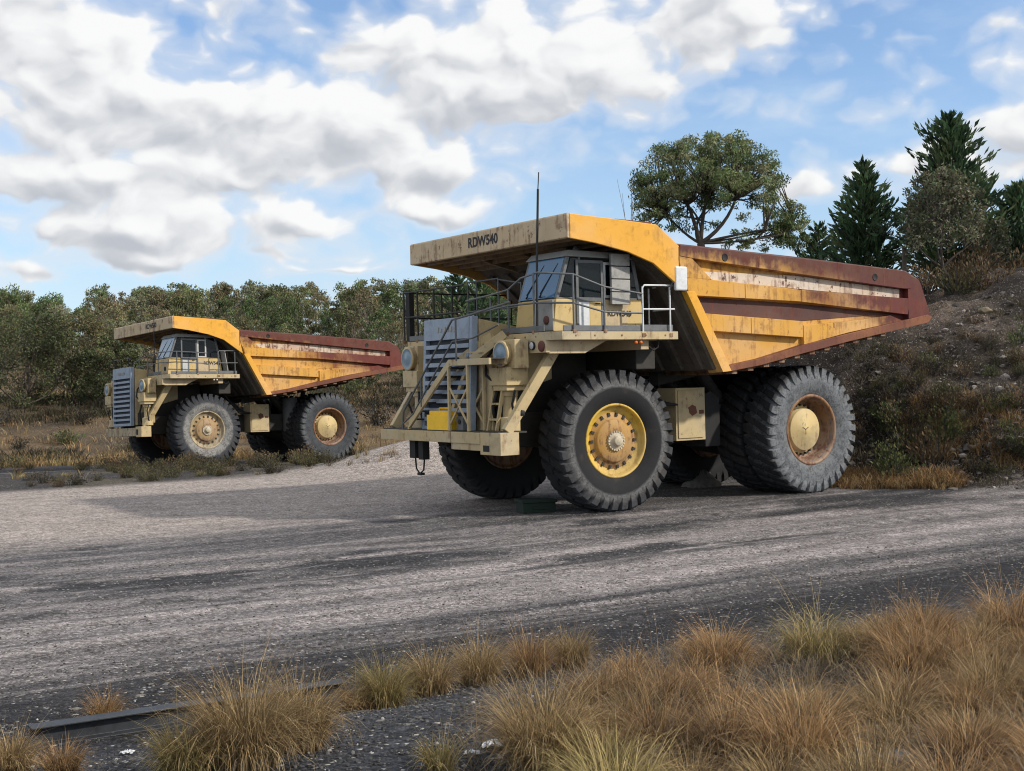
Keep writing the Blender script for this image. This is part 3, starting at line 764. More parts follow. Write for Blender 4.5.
    # pillars
    def pil(xa, ya, xb, yb, w=.07, mm=4):
        cab.mat(mm).bar((xa, ya, zs), (xb, yb, zt), w, w, (1, 0, 0))
    pil(xf_s - .03, yR + .035, xf_t - .03, yR + .035); pil(xf_s - .03, yL - .035, xf_t - .03, yL - .035)
    pil(xr_s + .04, yR + .035, xr_t + .04, yR + .035); pil(xr_s + .04, yL - .035, xr_t + .04, yL - .035, .09)
    pil(1.12, yL - .035, 1.0, yL - .035, .05); pil(.08, yL - .035, .1, yL - .035, .07)
    pil(.5, yR + .035, .5, yR + .035, .07)
    cab.mat(4).box((xr_s - .0, yR, zs - .001), (xf_s - .05, yL - .01, zs + .035))
    cab.mat(1)      # roof slab
    cab.hexa([(xr_t - .1, yR - .05, zt - .02), (xf_t + .05, yR - .05, zt), (xf_t + .05, yL + .04, zt), (xr_t - .1, yL + .04, zt - .02), (xr_t - .06, yR, zt + .1), (xf_t - .06, yR, zt + .13), (xf_t - .06, yL - .02, zt + .13), (xr_t - .06, yL - .02, zt + .1)])
    cab.mat(2).box((xr_s + .06, yR + .1, zs), (xr_s + .1, yL - .1, zt))     # dark back wall
    cab_o = cab.build('cab', [M['yelpanel'], M['greyp'], M['black'], M['cream2'], M['rail']], t, bevel=.012)
    # lower side panels, each its own tone
    def panel(x0, x1, z0, z1, mm, name, parent=cab_o, proud=.008):
        b = MB().box((x0, yL, z0), (x1, yL + proud, z1)); return b.build(name, mm, parent, bevel=.004)
    panel(.42, .08, zb + .03, zs - .02, M['cream2'], 'cab_panel', proud=.012)
    panel(.42, -.14, zb + .03, zs - .02, M['cream2'], 'cab_panel') if near else panel(.3, -.3, zb + .05, zs - .15, M['cream2'], 'cab_panel', proud=.01)
    MB().box((xf_b - .02, 1.95, zb + .02), (xf_b + .012, yL, zs - .03)).build('corner_panel', M['greyp'] if near else M['cream2'], cab_o, bevel=.004)
    # door
    d = MB().mat(0)
    d.box((1.12, yL + .002, zb + .03), (1.06, yL + .028, zt - .06)); d.box((.46, yL + .002, zb + .03), (.52, yL + .028, zt - .06)); d.box((1.06, yL + .002, zt - .12), (.52, yL + .028, zt - .06)); d.box((1.06, yL + .002, zb + .03), (.52, yL + .028, zb + .1)); d.box((1.06, yL + .002, zs - .05), (.52, yL + .028, zs + .03))
    d.mat(1).box((.80, yL + .004, zb + .1), (.52, yL + .02, zs - .05))
    door = d.build('door', [M['rail'], M['yelpanel']], cab_o, bevel=.004)
    MB().box((1.06, yL + .006, zb + .1), (.80, yL + .014, zs - .05)).build('lower_pane', M['white'] if near else M['frame'], door)  # reflection in the lower door glass, painted as a pale colour
    MB().box((1.06, yL + .006, zs + .03), (.52, yL + .014, zt - .12)).build('pane', M['glass'], door)
    MB().tube([(.58, yL + .03, zs - .08), (.58, yL + .06, zs - .08), (.66, yL + .06, zs - .08), (.66, yL + .03, zs - .08)], .012, 6).build('handle', M['black'], door)
    # sliding side window with a pale frame
    w = MB().mat(0)
    for a in ((.45, .40), (.14, .09)): w.box((a[0], yL - .01, zs + .03), (a[1], yL + .022, zt - .09))
    w.box((.40, yL - .01, zt - .14), (.14, yL + .022, zt - .09)); w.box((.40, yL - .01, zs + .03), (.14, yL + .022, zs + .08))
    sw = w.build('side_window', M['frame'], cab_o)
    MB().box((.40, yL - .002, zs + .08), (.14, yL + .006, zt - .14)).build('pane', M['glass'], sw)
    rw = MB().mat(0)
    rw.hexa([(-.42, yL - .012, zs + .04), (.05, yL - .012, zs + .04), (.05, yL, zs + .04), (-.42, yL, zs + .04), (-.26, yL - .012, zt - .03), (.06, yL - .012, zt - .03), (.06, yL, zt - .03), (-.26, yL, zt - .03)])
    rw.build('quarter_window', M['glass'], cab_o); rw = MB()
    rw.hexa([(1.15, yL - .012, zs + .04), (xf_s - .08, yL - .012, zs + .04), (xf_s - .08, yL, zs + .04), (1.15, yL, zs + .04), (1.04, yL - .012, zt - .03), (xf_t - .08, yL - .012, zt - .03), (xf_t - .08, yL, zt - .03), (1.04, yL, zt - .03)])
    rw.build('quarter_window', M['glass'], cab_o)
    MB().hexa([(xf_s - .012, yR + .07, zs + .03), (xf_s, yR + .07, zs + .03), (xf_s, yL - .07, zs + .03), (xf_s - .012, yL - .07, zs + .03), (xf_t + .0, yR + .07, zt - .01), (xf_t + .012, yR + .07, zt - .01), (xf_t + .012, yL - .07, zt - .01), (xf_t + .0, yL - .07, zt - .01)]).build('windscreen', M['wind_a' if near else 'wind_b'], cab_o)
    for a in (1.5, 1.95):
        MB().bar((xf_s - .02, a, zs + .12), (xf_t + .045, a + .32, zt - .12), .02, .02).tube([(xf_s, a, zs + .06), (xf_s + .03, a + .1, zs + .1)], .015, 6).build('wiper', M['black'], cab_o)
    se = MB().box((.35, 1.6, 3.6), (.85, 2.1, 4.2)).mat(0).hexa([(.2, 1.6, 4.1), (.4, 1.6, 4.1), (.4, 2.1, 4.1), (.2, 2.1, 4.1), (.1, 1.64, 4.75), (.22, 1.64, 4.75), (.22, 2.06, 4.75), (.1, 2.06, 4.75)])
    se.box((.62, 1.7, 4.18), (.9, 2.35, 4.36))
    se.build('seat', M['seat'], cab_o, bevel=.04)
    # lamps, beacon, lettering
    MB().lathe([(.0, xf_b + .005), (.085, xf_b + .006), (.085, xf_b + .03), (.05, xf_b + .04), (0, xf_b + .042)], 18, axis='x', c=(0, 2.3, 3.72)).build('marker_lamp', M['red'] if near else M['black'], cab_o)
    if near:
        MB().lathe([(.0, 1.935), (.105, 1.935), (.105, 1.95), (.06, 1.96), (0, 1.962)], 18, axis='x', c=(0, 2.49, 3.22)).build('marker_lamp', M['red'], t)
        MB().lathe([(.0, zt + .1), (.05, zt + .1), (.05, zt + .18), (.03, zt + .22), (0, zt + .23)], 12, axis='z', c=(.95, 2.3, 0)).build('beacon', M['rail'], cab_o)
        text_obj('lettering', 'RDW540', .15, (.37, yL + .016, 3.80), (-1, 0, 0), (0, 0, 1), M['ink'], cab_o)
        b = MB().mat(0)
        for k in range(4): b.box((.36, 2.60, 4.02 + k * .25), (-.10, 2.66, 4.25 + k * .25))
        b.mat(1).box((.34, 2.57, 4.02), (-.08, 2.60, 5.0)); b.bar((.13, 2.5, 4.9), (.13, 2.6, 4.9), .04, .04); b.bar((.13, 2.5, 4.3), (.13, 2.6, 4.3), .04, .04)
        b.build('sun_shade_panel', [M['plate'], M['rail']], cab_o, bevel=.008)
    else:
        text_obj('lettering', 'RDW540', .17, (.2, yL + .014, 3.88), (-1, 0, 0), (0, 0, 1), M['ink'], cab_o)
        MB().bar((-.7, 2.6, 3.5), (-.55, 2.62, 4.4), .3, .03).build('sun_shade_panel', M['plate'], cab_o)
    MB().lathe([(.0, -.0), (.03, .0), (.035, .06), (.0, .07)], 10, c=(-.18, 2.8, 3.27)).lathe([(.0, -.0), (.03, .0), (.035, .06), (.0, .07)], 10, c=(-.06, 2.8, 3.27)).build('side_lamp', M['amber'] if near else M['cap'], deck)
    # antenna
    an = MB().mat(0)
    if near: an.tube([(1.86, 2.25, 3.5), (1.84, 2.27, 4.9), (1.80, 2.30, 6.2)], .024, 6).tube([(1.8, 2.3, 6.2), (1.78, 2.31, 6.52)], .011, 5)
    else: an.tube([(1.86, 1.75, 3.5), (1.84, 1.75, 6.3)], .018, 5)
    an.build('antenna', M['railb'], t)
    # mirror
    if near:
        m_ = MB().box((-1.0, 2.90, 4.29), (-1.31, 2.98, 4.77)).build('mirror', M['white'], t, bevel=.03)
        MB().tube([(-.95, 2.84, 4.3), (-1.0, 2.9, 4.5), (-1.1, 2.92, 4.55)], .018, 6).build('bracket', M['rail'], m_)
    # side cabinet and tanks
    cbx = MB().mat(0).box((-2.22, .9, 1.22), (-3.05, 1.5, 2.34))
    cb = cbx.mat(1).box((-2.5, 1.502, 2.16), (-2.4, 1.508, 2.24)).build('control_cabinet', [M['cream'], M['lens']], t, bevel=.015)
    MB().box((-2.27, 1.5, 1.27), (-2.98, 1.525, 2.29)).build('cabinet_door', M['cream'], cb, bevel=.008)
    MB().mat(0).prism([(-2.55, 1.92), (-2.66, 1.98), (-2.76, 1.94), (-2.8, 1.8), (-2.66, 1.74), (-2.58, 1.8)], 1, 1.525, 1.532).build('stain', M['lip'], cb)
    MB().box((-2.86, 1.525, 1.78), (-2.98, 1.54, 1.86)).build('latch', M['red'], cb)
    if near:
        MB().mat(0).prism([(-3.12, 1.05), (-3.12, 2.2), (-3.3, 2.26), (-3.56, 2.1), (-3.56, 1.05)], 1, .8, 1.42).build('fuel_tank', M['black'], t, bevel=.02)
    else:
        MB().lathe([(0, 1.2), (.27, 1.2), (.3, 1.24), (.3, 2.56), (.27, 2.6), (0, 2.6)], 24, axis='z', c=(-4.2, 1.15, 0)).build('hydraulic_tank', M['steel'], t)
        MB().tube([(-5.2, .4, 2.5), (-5.3, .4, 3.4)], .1, 8).tube([(-6.6, .9, 3.35), (-6.65, .9, 3.1), (-6.55, .9, 3.05)], .04, 6).build('body_prop', M['dark'], t)
    # air hose / hydraulic hoses in the gap
    def hose(pts, r_, n_=6): MB().tube(pts, r_, n_).build('hose', M['black'], t)
    for k in range(5):
        y = .9 + .12 * k; hose([(-1.1, y, 2.8), (-1.7, y + .2, 2.4 - .1 * k), (-2.2, y + .1, 2.0), (-3.2, y, 1.9)], .035)
    hose([(-.75, 2.7, 3.33), (-.72, 2.72, 3.18), (-.62, 2.7, 3.12), (-.5, 2.7, 3.2)], .015)
    for k in range(4): hose([(1.75, 1.2 + .09 * k, 3.3), (1.98, 1.25 + .1 * k, 2.9), (1.9, 1.3 + .08 * k, 2.4), (2.05, 1.22 + .1 * k, 1.95), (1.8, 1.2, 1.7)], .02)
    hose([(2.35, 1.6, 2.5), (2.45, 1.35, 2.7), (2.3, 1.1, 3.0), (2.0, 1.05, 3.3)], .028)
    if near:
        xs, xb = 2.78, 2.42
        # staircase: two stringers, treads, landing, posts, cross brace
        s_ = MB().mat(0)
        for x in (xs, xb):
            s_.bar((x, -1.12, 1.72), (x, .58, 2.98), .06, .13, (0, 0, 1)); s_.bar((x, .56, 2.965), (x, 2.0, 2.965), .06, .12)
            s_.bar((x, -1.12, 1.63), (x, -1.12, 1.80), .06, .06, (1, 0, 0))
            for y in (.50, 1.2): s_.bar((x, y, 1.63), (x, y, 2.93), .055, .055, (1, 0, 0))
            s_.bar((x + .001, .5, 2.5), (x + .001, 1.2, 1.75), .03, .042); s_.bar((x - .006, .5, 1.75), (x - .006, 1.2, 2.5), .03, .042)
        s_.mat(1)
        for k in range(7):
            y = -.95 + k * .23; z = 1.82 + k * .17; s_.box((xs - .03, y - .13, z), (xb + .03, y + .13, z + .03))
        s_.box((xs - .03, .6, 3.0), (xb + .03, 2.0, 3.03))
        stair = s_.build('staircase', [mc, M['dark']], t, bevel=.006)
        up = MB().mat(0)      # short flight from the landing to the deck
        for y in (1.08, 1.5): up.bar((2.6, y - .42, 3.02), (2.1, y, 3.5), .05, .16)
        for k in range(2): up.box((2.52 - k * .24, .75 + k * .2, 3.14 + k * .17), (2.34 - k * .24, 1.25 + k * .2, 3.17 + k * .17))
        up.build('upper_step', mc, stair, bevel=.006)
        h_ = MB()
        for x in (xs + .03,):
            h_.tube([(x, -1.35, 1.64), (x, -1.3, 2.0), (x, .72, 3.80), (x - .1, 1.3, 3.88), (x - .7, 1.7, 4.1)], .022, 6)
            h_.tube([(x, -1.32, 1.75), (x, -.9, 1.95), (x, .72, 3.38), (x - .1, 1.3, 3.42), (x - .3, 1.9, 3.65)], .018, 6)
            for y, za, zb_ in ((-.55, 2.1, 2.66), (.85, 3.0, 3.83)): h_.tube([(x, y, za), (x, y, zb_)], .02, 6)
        h_.build('handrail', M['steel'], stair)
        ld = MB()      # the old ladder behind
        for y in (1.42, 1.72): ld.bar((2.42, y - .1, 1.62), (2.28, y + .1, 2.95), .045, .06, (1, 0, 0))
        for k in range(4): ld.bar((2.4 - k * .035, 1.34 + k * .05, 1.85 + k * .3), (2.4 - k * .035, 1.64 + k * .05, 1.85 + k * .3), .05, .04)
        ld.build('ladder', mc, t)
        cv = MB().box((2.3, .95, 1.62), (2.36, 1.4, 2.95)).bar((2.5, .2, 2.05), (2.5, .75, 2.85), .09, .09).build('cover_plate', mc, t, bevel=.01)
        # tow hook and hanging cable under the bumper
        hk = MB().box((2.5, -1.35, 1.02), (2.66, -1.12, 1.42)).box((2.5, -.98, 1.0), (2.66, -.8, 1.40))
        hk.tube([(2.58, -1.25, 1.02), (2.58, -1.22, .8), (2.58, -1.08, .7), (2.58, -.92, .78), (2.58, -.88, 1.0)], .018, 6)
        hk.box((2.52, -1.12, .67), (2.62, -.98, .72)); hk.build('tow_bracket', M['black'], t)
    return t
TA = dict(X_=.811, Y_=27.119, Z_=.047, yaw=33.996, pit=-1.176, rol=-.671)
TB = dict(X_=-13.2, Y_=51.211, Z_=-.091, yaw=38.106, pit=-.251, rol=1.503)
ta = make_truck(True); ta.matrix_world = truck_matrix(**TA)
tag(ta, 'large yellow mining dump truck in the foreground with front staircase and rusty tail', 'dump truck', 'retired mining dump trucks')
tb = make_truck(False); tb.matrix_world = truck_matrix(**TB)
tag(tb, 'distant yellow dump truck without a staircase parked before the forest, redder faded tray', 'dump truck', 'retired mining dump trucks')
def tw(x, y, z): return truck_matrix(**TA) @ Vector((x, y, z))

# small things on and under the near truck
b = MB().mat(0)
b.box((-.18, -.42, 0), (.18, .42, .3)); b.box((-.2, -.3, .04), (-.18, -.12, .24)); b.box((-.2, .02, .04), (-.18, .2, .24)); b.box((-.14, -.38, .3), (.14, .38, .38)); b.tube([(0, -.2, .38), (0, -.2, .43), (0, .2, .43), (0, .2, .38)], .02, 6)
o = b.build('equipment_box', M['yelbox'], None, bevel=.035); o.matrix_world = truck_matrix(**TA) @ Matrix.Translation((2.6, .02, 1.636)); tag(o, 'bright yellow plastic equipment box sitting on the near truck\'s front bumper', 'equipment box')
b = MB().mat(0).box((-.1, -.12, 0), (.1, .12, .28)).mat(1).box((-.08, -.1, .28), (.08, .1, .33)).lathe([(0, .1), (.05, .1), (.05, .12), (0, .125)], 12, axis='x', c=(0, 0, .17))
o = b.build('battery_box', [M['steel'], M['black']], None, bevel=.012); o.matrix_world = truck_matrix(**TA) @ Matrix.Translation((2.6, .74, 1.636)); tag(o, 'small grey metal box beside the yellow box on the bumper', 'box')
def ground_at(p, dz=0): return (p.x, p.y, hz(p.x, p.y) + dz)
b = MB().mat(0).box((-.34, -.24, 0), (.34, .24, .2)).box((-.37, -.27, .2), (.37, .27, .26)).box((-.15, -.26, .06), (.15, -.24, .13))
p = tw(1.15, 1.05, 0); o = b.build('crate', M['green'], None, bevel=.02, loc=ground_at(p), rot=(0, 0, .3)); tag(o, 'dark green crate lying in shadow between the front wheels', 'crate')

# ------------------------------------------------------------------ camera
FPX, HZ, ROLL, HC = 1275.3, 406.306, -.76387, 2.0787
TH = math.atan2(HZ - 385.5, FPX)
cam = bpy.data.cameras.new('camera'); cam.sensor_width = 36; cam.lens = FPX / 1024 * 36; cam.clip_start = .1; cam.clip_end = 5000
co_ = bpy.data.objects.new('camera', cam); C.objects.link(co_)
co_.matrix_world = Matrix.Translation((0, 0, HC)) @ (Matrix.Rotation(PI / 2 + TH, 4, 'X') @ Matrix.Rotation(R(ROLL), 4, 'Z'))
bpy.context.scene.camera = co_
def ray(px, py):
    a, b = px - 512, py - 385.5; r = -R(ROLL)
    a, b = a * math.cos(r) - b * math.sin(r), a * math.sin(r) + b * math.cos(r)
    v = -b / FPX; c, s = math.cos(TH), math.sin(TH)
    return Vector((a / FPX, c - v * s, s + v * c))
def hit(px, py, y0=4.5, y1=160):
    """where on the ground a point of the photo lies"""
    d = ray(px, py)
    for k in range(3):
        ys = np.linspace(y0, y1, [90, 30, 30][k]) if k else y0 * (y1 / y0) ** np.linspace(0, 1, 110)
        t = ys / d.y; g = ground_z(d.x * t, ys) - (HC + d.z * t); i = int(np.argmax(g > 0))
        if g[i] <= 0: return None
        y0, y1 = ys[max(0, i - 1)], ys[i]
    return (d.x * t[i], ys[i], hz(d.x * t[i], ys[i]))
def at(px, y): d = ray(px, 400); x = d.x * y / d.y; return (x, y, hz(x, y))
def z_at(px, py, y): d = ray(px, py); return HC + d.z * y / d.y

# ------------------------------------------------------------------ plants
M['leaf'] = leaf_mat('gum_leaves', .25)
M['leaf_far'] = leaf_mat('forest_leaves', .2, .5)
M['needle'] = leaf_mat('conifer_needles', .12, .2)
M['grass'] = leaf_mat('dry_grass', .3, .25, .75)
M['heath'] = leaf_mat('heath_leaves', .2, .45, .8)
M['bark'] = plain('pale_gum_bark', (.22, .19, .16), .8, .5, scale=6)
M['bark_d'] = plain('dark_bark', (.09, .075, .062), .9, .5, scale=8)
def rot_basis(n, r):
    """n random orthonormal frames"""
    a = r.normal(size=(n, 3)); a /= np.linalg.norm(a, axis=1, keepdims=True)
    b = np.cross(a, r.normal(size=(n, 3))); b /= np.linalg.norm(b, axis=1, keepdims=True)
    return a, b
def leaf_quads(P, size, asp, r, droop=0, ax=None):
    """one small bent leaf card (a quad with pinched tip) at each point"""
    n = len(P); a, b = rot_basis(n, r)
    if ax is not None: a = ax + .45 * a
    a[:, 2] -= droop; a /= np.linalg.norm(a, axis=1, keepdims=True)
    b = np.cross(a, b); b /= np.maximum(np.linalg.norm(b, axis=1, keepdims=True), 1e-6)
    L = size * r.uniform(.6, 1.3, (n, 1)); W = L * asp
    v = np.stack([P - a * L * .5 - b * W * .25, P - a * L * .05 + b * W * -.5, P + a * L * .5, P + b * W * .5], 1)
    return v.reshape(-1, 3), np.arange(4 * n).reshape(n, 4)
def tubes_np(paths, n=6):
    b = MB()
    for pts, r0, r1 in paths: b.tube(pts, r0, n, r1=max(r1, .004), caps=False)
    return b
def curve(p0, p1, bend, r, k=6, sag=0):
    p0, p1 = np.array(p0, float), np.array(p1, float); m = (p0 + p1) / 2 + r.normal(size=3) * bend * np.linalg.norm(p1 - p0); m[2] += sag
    return [tuple((1-t)**2 * p0 + 2*t*(1-t) * m + t*t * p1) for t in np.linspace(0, 1, k)]
def gum(seed, H, W, ncl, nl, lsize, cols, base=.42, flat=.55, trunk_r=.2, limbs=5, lean=.1, clump=.17):
    """eucalypt: pale trunk forking low, limbs rising to separate leaf clumps; returns (trunk mesh builder, crown mesh)"""
    r = np.random.default_rng(seed); paths = []
    fork = np.array([r.normal() * lean * H * .3, r.normal() * lean * H * .3, H * base * .6])
    paths.append((curve((0, 0, -.3), fork, .06, r, 7), trunk_r, trunk_r * .7))
    forks = []
    for k in range(limbs):
        a = 2 * PI * (k + r.uniform(-.3, .3)) / limbs; rad = W * r.uniform(.12, .3)
        p = np.array([fork[0] + math.cos(a) * rad, fork[1] + math.sin(a) * rad, H * r.uniform(base * .9, base + .25)])
        paths.append((curve(fork, p, .1, r, 6), trunk_r * .55, trunk_r * .28)); forks.append(p)
    Vs, Fs, Cs = [], [], []; off = 0
    for k in range(ncl):
        # clumps fill a lumpy dome, more at the outside
        a = r.uniform(0, 2 * PI); h = r.uniform(0, 1) ** .8; rad = W * .5 * math.sqrt(max(.02, 1 - (h * 1.02 - .25) ** 2 / .75)) * r.uniform(.45, 1.0) ** .6
        p = np.array([math.cos(a) * rad, math.sin(a) * rad, H * (base + (1 - base) * (h * .93 + .02))]) + r.normal(size=3) * .03 * W
        f = min(forks, key=lambda q: np.linalg.norm((p - q) * (1, 1, .7)))
        paths.append((curve(f, p, .12, r, 5), trunk_r * .2, .012))
        cs = W * clump * r.uniform(.6, 1.35); n = int(nl * r.uniform(.6, 1.3))
        q = r.normal(size=(n, 3)); q /= np.linalg.norm(q, axis=1, keepdims=True); q *= r.uniform(.15, 1, (n, 1)) ** .6
        P = p + q * cs * np.array([1, 1, flat])
        v, fq = leaf_quads(P, lsize, .42, r, .5)
        base_c = np.array(cols[r.integers(len(cols))]) * r.uniform(.65, 1.25)
        c = base_c * r.uniform(.7, 1.3, (n, 1)) * (1 + .12 * r.normal(size=(n, 3)))
        Vs.append(v); Fs.append(fq + off); Cs.append(np.repeat(np.clip(c, .01, .5), 4, 0)); off += len(v)
    return tubes_np(paths), np.concatenate(Vs), np.concatenate(Fs), np.concatenate(Cs)
def tree_parts(root, builder, V, F, Cc, bark, leaf):
    builder.build('trunk', bark, root)
    mobj('crown', fastmesh('crown', V, F, leaf, Cc), root)
def conifer(seed, H, W, cols, whorls=24, per=7, lsize=.32, nper=26, open_=.0):
    r = np.random.default_rng(seed); paths = [([(0, 0, -.3), (.02, 0, H * .5), (0, .03, H * .99)], H * .017, .01)]
    Vs, Fs, Cs = [], [], []; off = 0
    for i in range(whorls):
        t = (i + .4) / whorls; z = H * (.06 + .93 * t); L0 = W * .5 * (1 - t) ** .8 * (1.08 if t > .12 else .8) + .12
        for k in range(per):
            a = 2 * PI * (k + r.uniform(-.45, .45)) / per + i * 1.7; L = L0 * r.uniform(.6, 1.25) * (1.25 if r.random() < .12 else 1)
            if r.random() < open_: continue
            el = r.uniform(.35, .75) + .35 * t
            tip = np.array([math.cos(a) * L, math.sin(a) * L, z + L * math.tan(el) * .62]); st = np.array([0, 0, z])
            pts = curve(st, tip, .04, r, 5, -.12 * L); paths.append((pts, .028, .006))
            Q = np.array(pts); n = max(8, int(nper * (.35 + L / (W * .5))))
            s = r.uniform(.18, 1.06, n) ** .8 * (len(Q) - 1); j = np.minimum(s.astype(int), len(Q) - 2); f = (s - j)[:, None]
            d = (Q[-1] - Q[0]) / np.linalg.norm(Q[-1] - Q[0])
            P = Q[j] * (1 - f) + Q[j + 1] * f + r.normal(size=(n, 3)) * L * .085 * np.array([1, 1, .8]) + np.array([0, 0, .05])
            v, fq = leaf_quads(P, lsize, .3, r, 0, ax=d * 1.1 + np.array([0, 0, .35]))
            c = np.array(cols[r.integers(len(cols))]) * r.uniform(.6, 1.3) * r.uniform(.7, 1.3, (n, 1))
            Vs.append(v); Fs.append(fq + off); Cs.append(np.repeat(c, 4, 0)); off += len(v)
    return tubes_np(paths), np.concatenate(Vs), np.concatenate(Fs), np.concatenate(Cs)
def bush(seed, W, H, n, lsize, cols, stems=14, asp=.4, spike=0):
    """low heath bush: stems from the ground, small leaves gathered round the stem ends"""
    r = np.random.default_rng(seed); paths = []; Vs = []; Cs = []; tips = []
    for k in range(stems):
        a = r.uniform(0, 2 * PI); rad = W * .5 * r.uniform(.1, 1) ** .6; hh = H * r.uniform(.5, 1.05) * (1 - .45 * (rad / (W * .5)) ** 2)
        tip = (math.cos(a) * rad, math.sin(a) * rad, hh); base = (tip[0] * .2, tip[1] * .2, -.05)
        paths.append((curve(base, tip, .12, r, 5), .012 + .006 * H, .004)); tips.append((base, tip))
    per = n // stems; P = []; ax = []
    for b0, tp in tips:
        b0, tp = np.array(b0), np.array(tp); s = r.uniform(.25, 1.08, (per, 1))
        P.append(b0 + (tp - b0) * s + r.normal(size=(per, 3)) * np.array([W, W, H * .8]) * .085); ax.append(np.repeat(((tp - b0) / np.linalg.norm(tp - b0))[None], per, 0))
        Cs.append(np.array(cols[r.integers(len(cols))]) * r.uniform(.6, 1.35) * r.uniform(.7, 1.3, (per, 1)))
    P = np.concatenate(P); P[:, 2] = np.maximum(P[:, 2], .01)
    v, f = leaf_quads(P, lsize, asp, r, 0, ax=np.concatenate(ax) * spike if spike else None)
    return tubes_np(paths, 4), v, f, np.repeat(np.concatenate(Cs), 4, 0)
def bush_mesh(name, *a, **k):
    b, v, f, c = bush(*a, **k); st = np.array(b.v); sf = np.array(b.f)
    V_ = np.concatenate([v, st]); F_ = np.concatenate([f, sf + len(v)]); c_ = np.concatenate([c, np.full((len(st), 3), .07)])
    return fastmesh(name, V_, F_, M['heath'], c_)
def blades(r, n, base_r, L, spread, cols, w=.006, droop=.8, dead=.0):
    """a tuft of arching grass blades; 3 quads each"""
    a = r.uniform(0, 2 * PI, n); br = base_r * r.uniform(0, 1, n) ** .6; b0 = np.stack([np.cos(a) * br, np.sin(a) * br, np.full(n, -.02)], 1)
    az = a + r.normal(0, .8, n); tilt = np.abs(r.normal(0, 1, n)) * spread * .66 + spread * .35 * (br / max(base_r, 1e-3)); Ln = L * r.uniform(.45, 1.12, n)
    dirh = np.stack([np.cos(az), np.sin(az), np.zeros(n)], 1); side = np.stack([-np.sin(az), np.cos(az), np.zeros(n)], 1)
    tw = r.normal(0, .7, n)[:, None]; side = side * np.cos(tw) + dirh * np.sin(tw)
    pts = [b0]; ang = tilt * .35
    dr = droop * r.uniform(.3, 1.5, n)
    for k in range(4):
        d = dirh * np.sin(ang)[:, None] + np.array([0, 0, 1]) * np.cos(ang)[:, None]
        pts.append(pts[-1] + d * (Ln / 4)[:, None]); ang = ang + tilt * .3 + dr * (k + 1) * .17
    ws = [1, .95, .8, .5, .08]; V_ = []
    for p, wk in zip(pts, ws):
        V_ += [p - side * w * wk * .5, p + side * w * wk * .5]
    V_ = np.stack(V_, 1)                       # n,10,3
    V_[:, :, 2] = np.maximum(V_[:, :, 2], -.03)
    F_ = np.array([[2*k, 2*k+1, 2*k+3, 2*k+2] for k in range(4)]); Fn = (np.arange(n)[:, None, None] * 10 + F_[None]).reshape(-1, 4)
    cc = np.array(cols)[r.integers(0, len(cols), n)] * r.uniform(.5, 1.5, (n, 1)); side = side * (1 + 1.3 * (r.uniform(0, 1, (n, 1)) < .12))
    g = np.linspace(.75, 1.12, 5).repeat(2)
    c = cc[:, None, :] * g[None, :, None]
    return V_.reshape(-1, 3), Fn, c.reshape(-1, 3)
STRAW = [(.37, .265, .13), (.30, .205, .095), (.46, .35, .195), (.22, .145, .07), (.36, .255, .13), (.17, .125, .065)]
STRAWO = [(.34, .21, .095), (.28, .17, .08), (.41, .28, .145), (.2, .12, .06)]
STRAWG = [(.29, .225, .085), (.34, .265, .12), (.2, .17, .065), (.39, .305, .15)]
GREY = [(.2, .165, .125), (.27, .22, .16), (.14, .115, .085)]

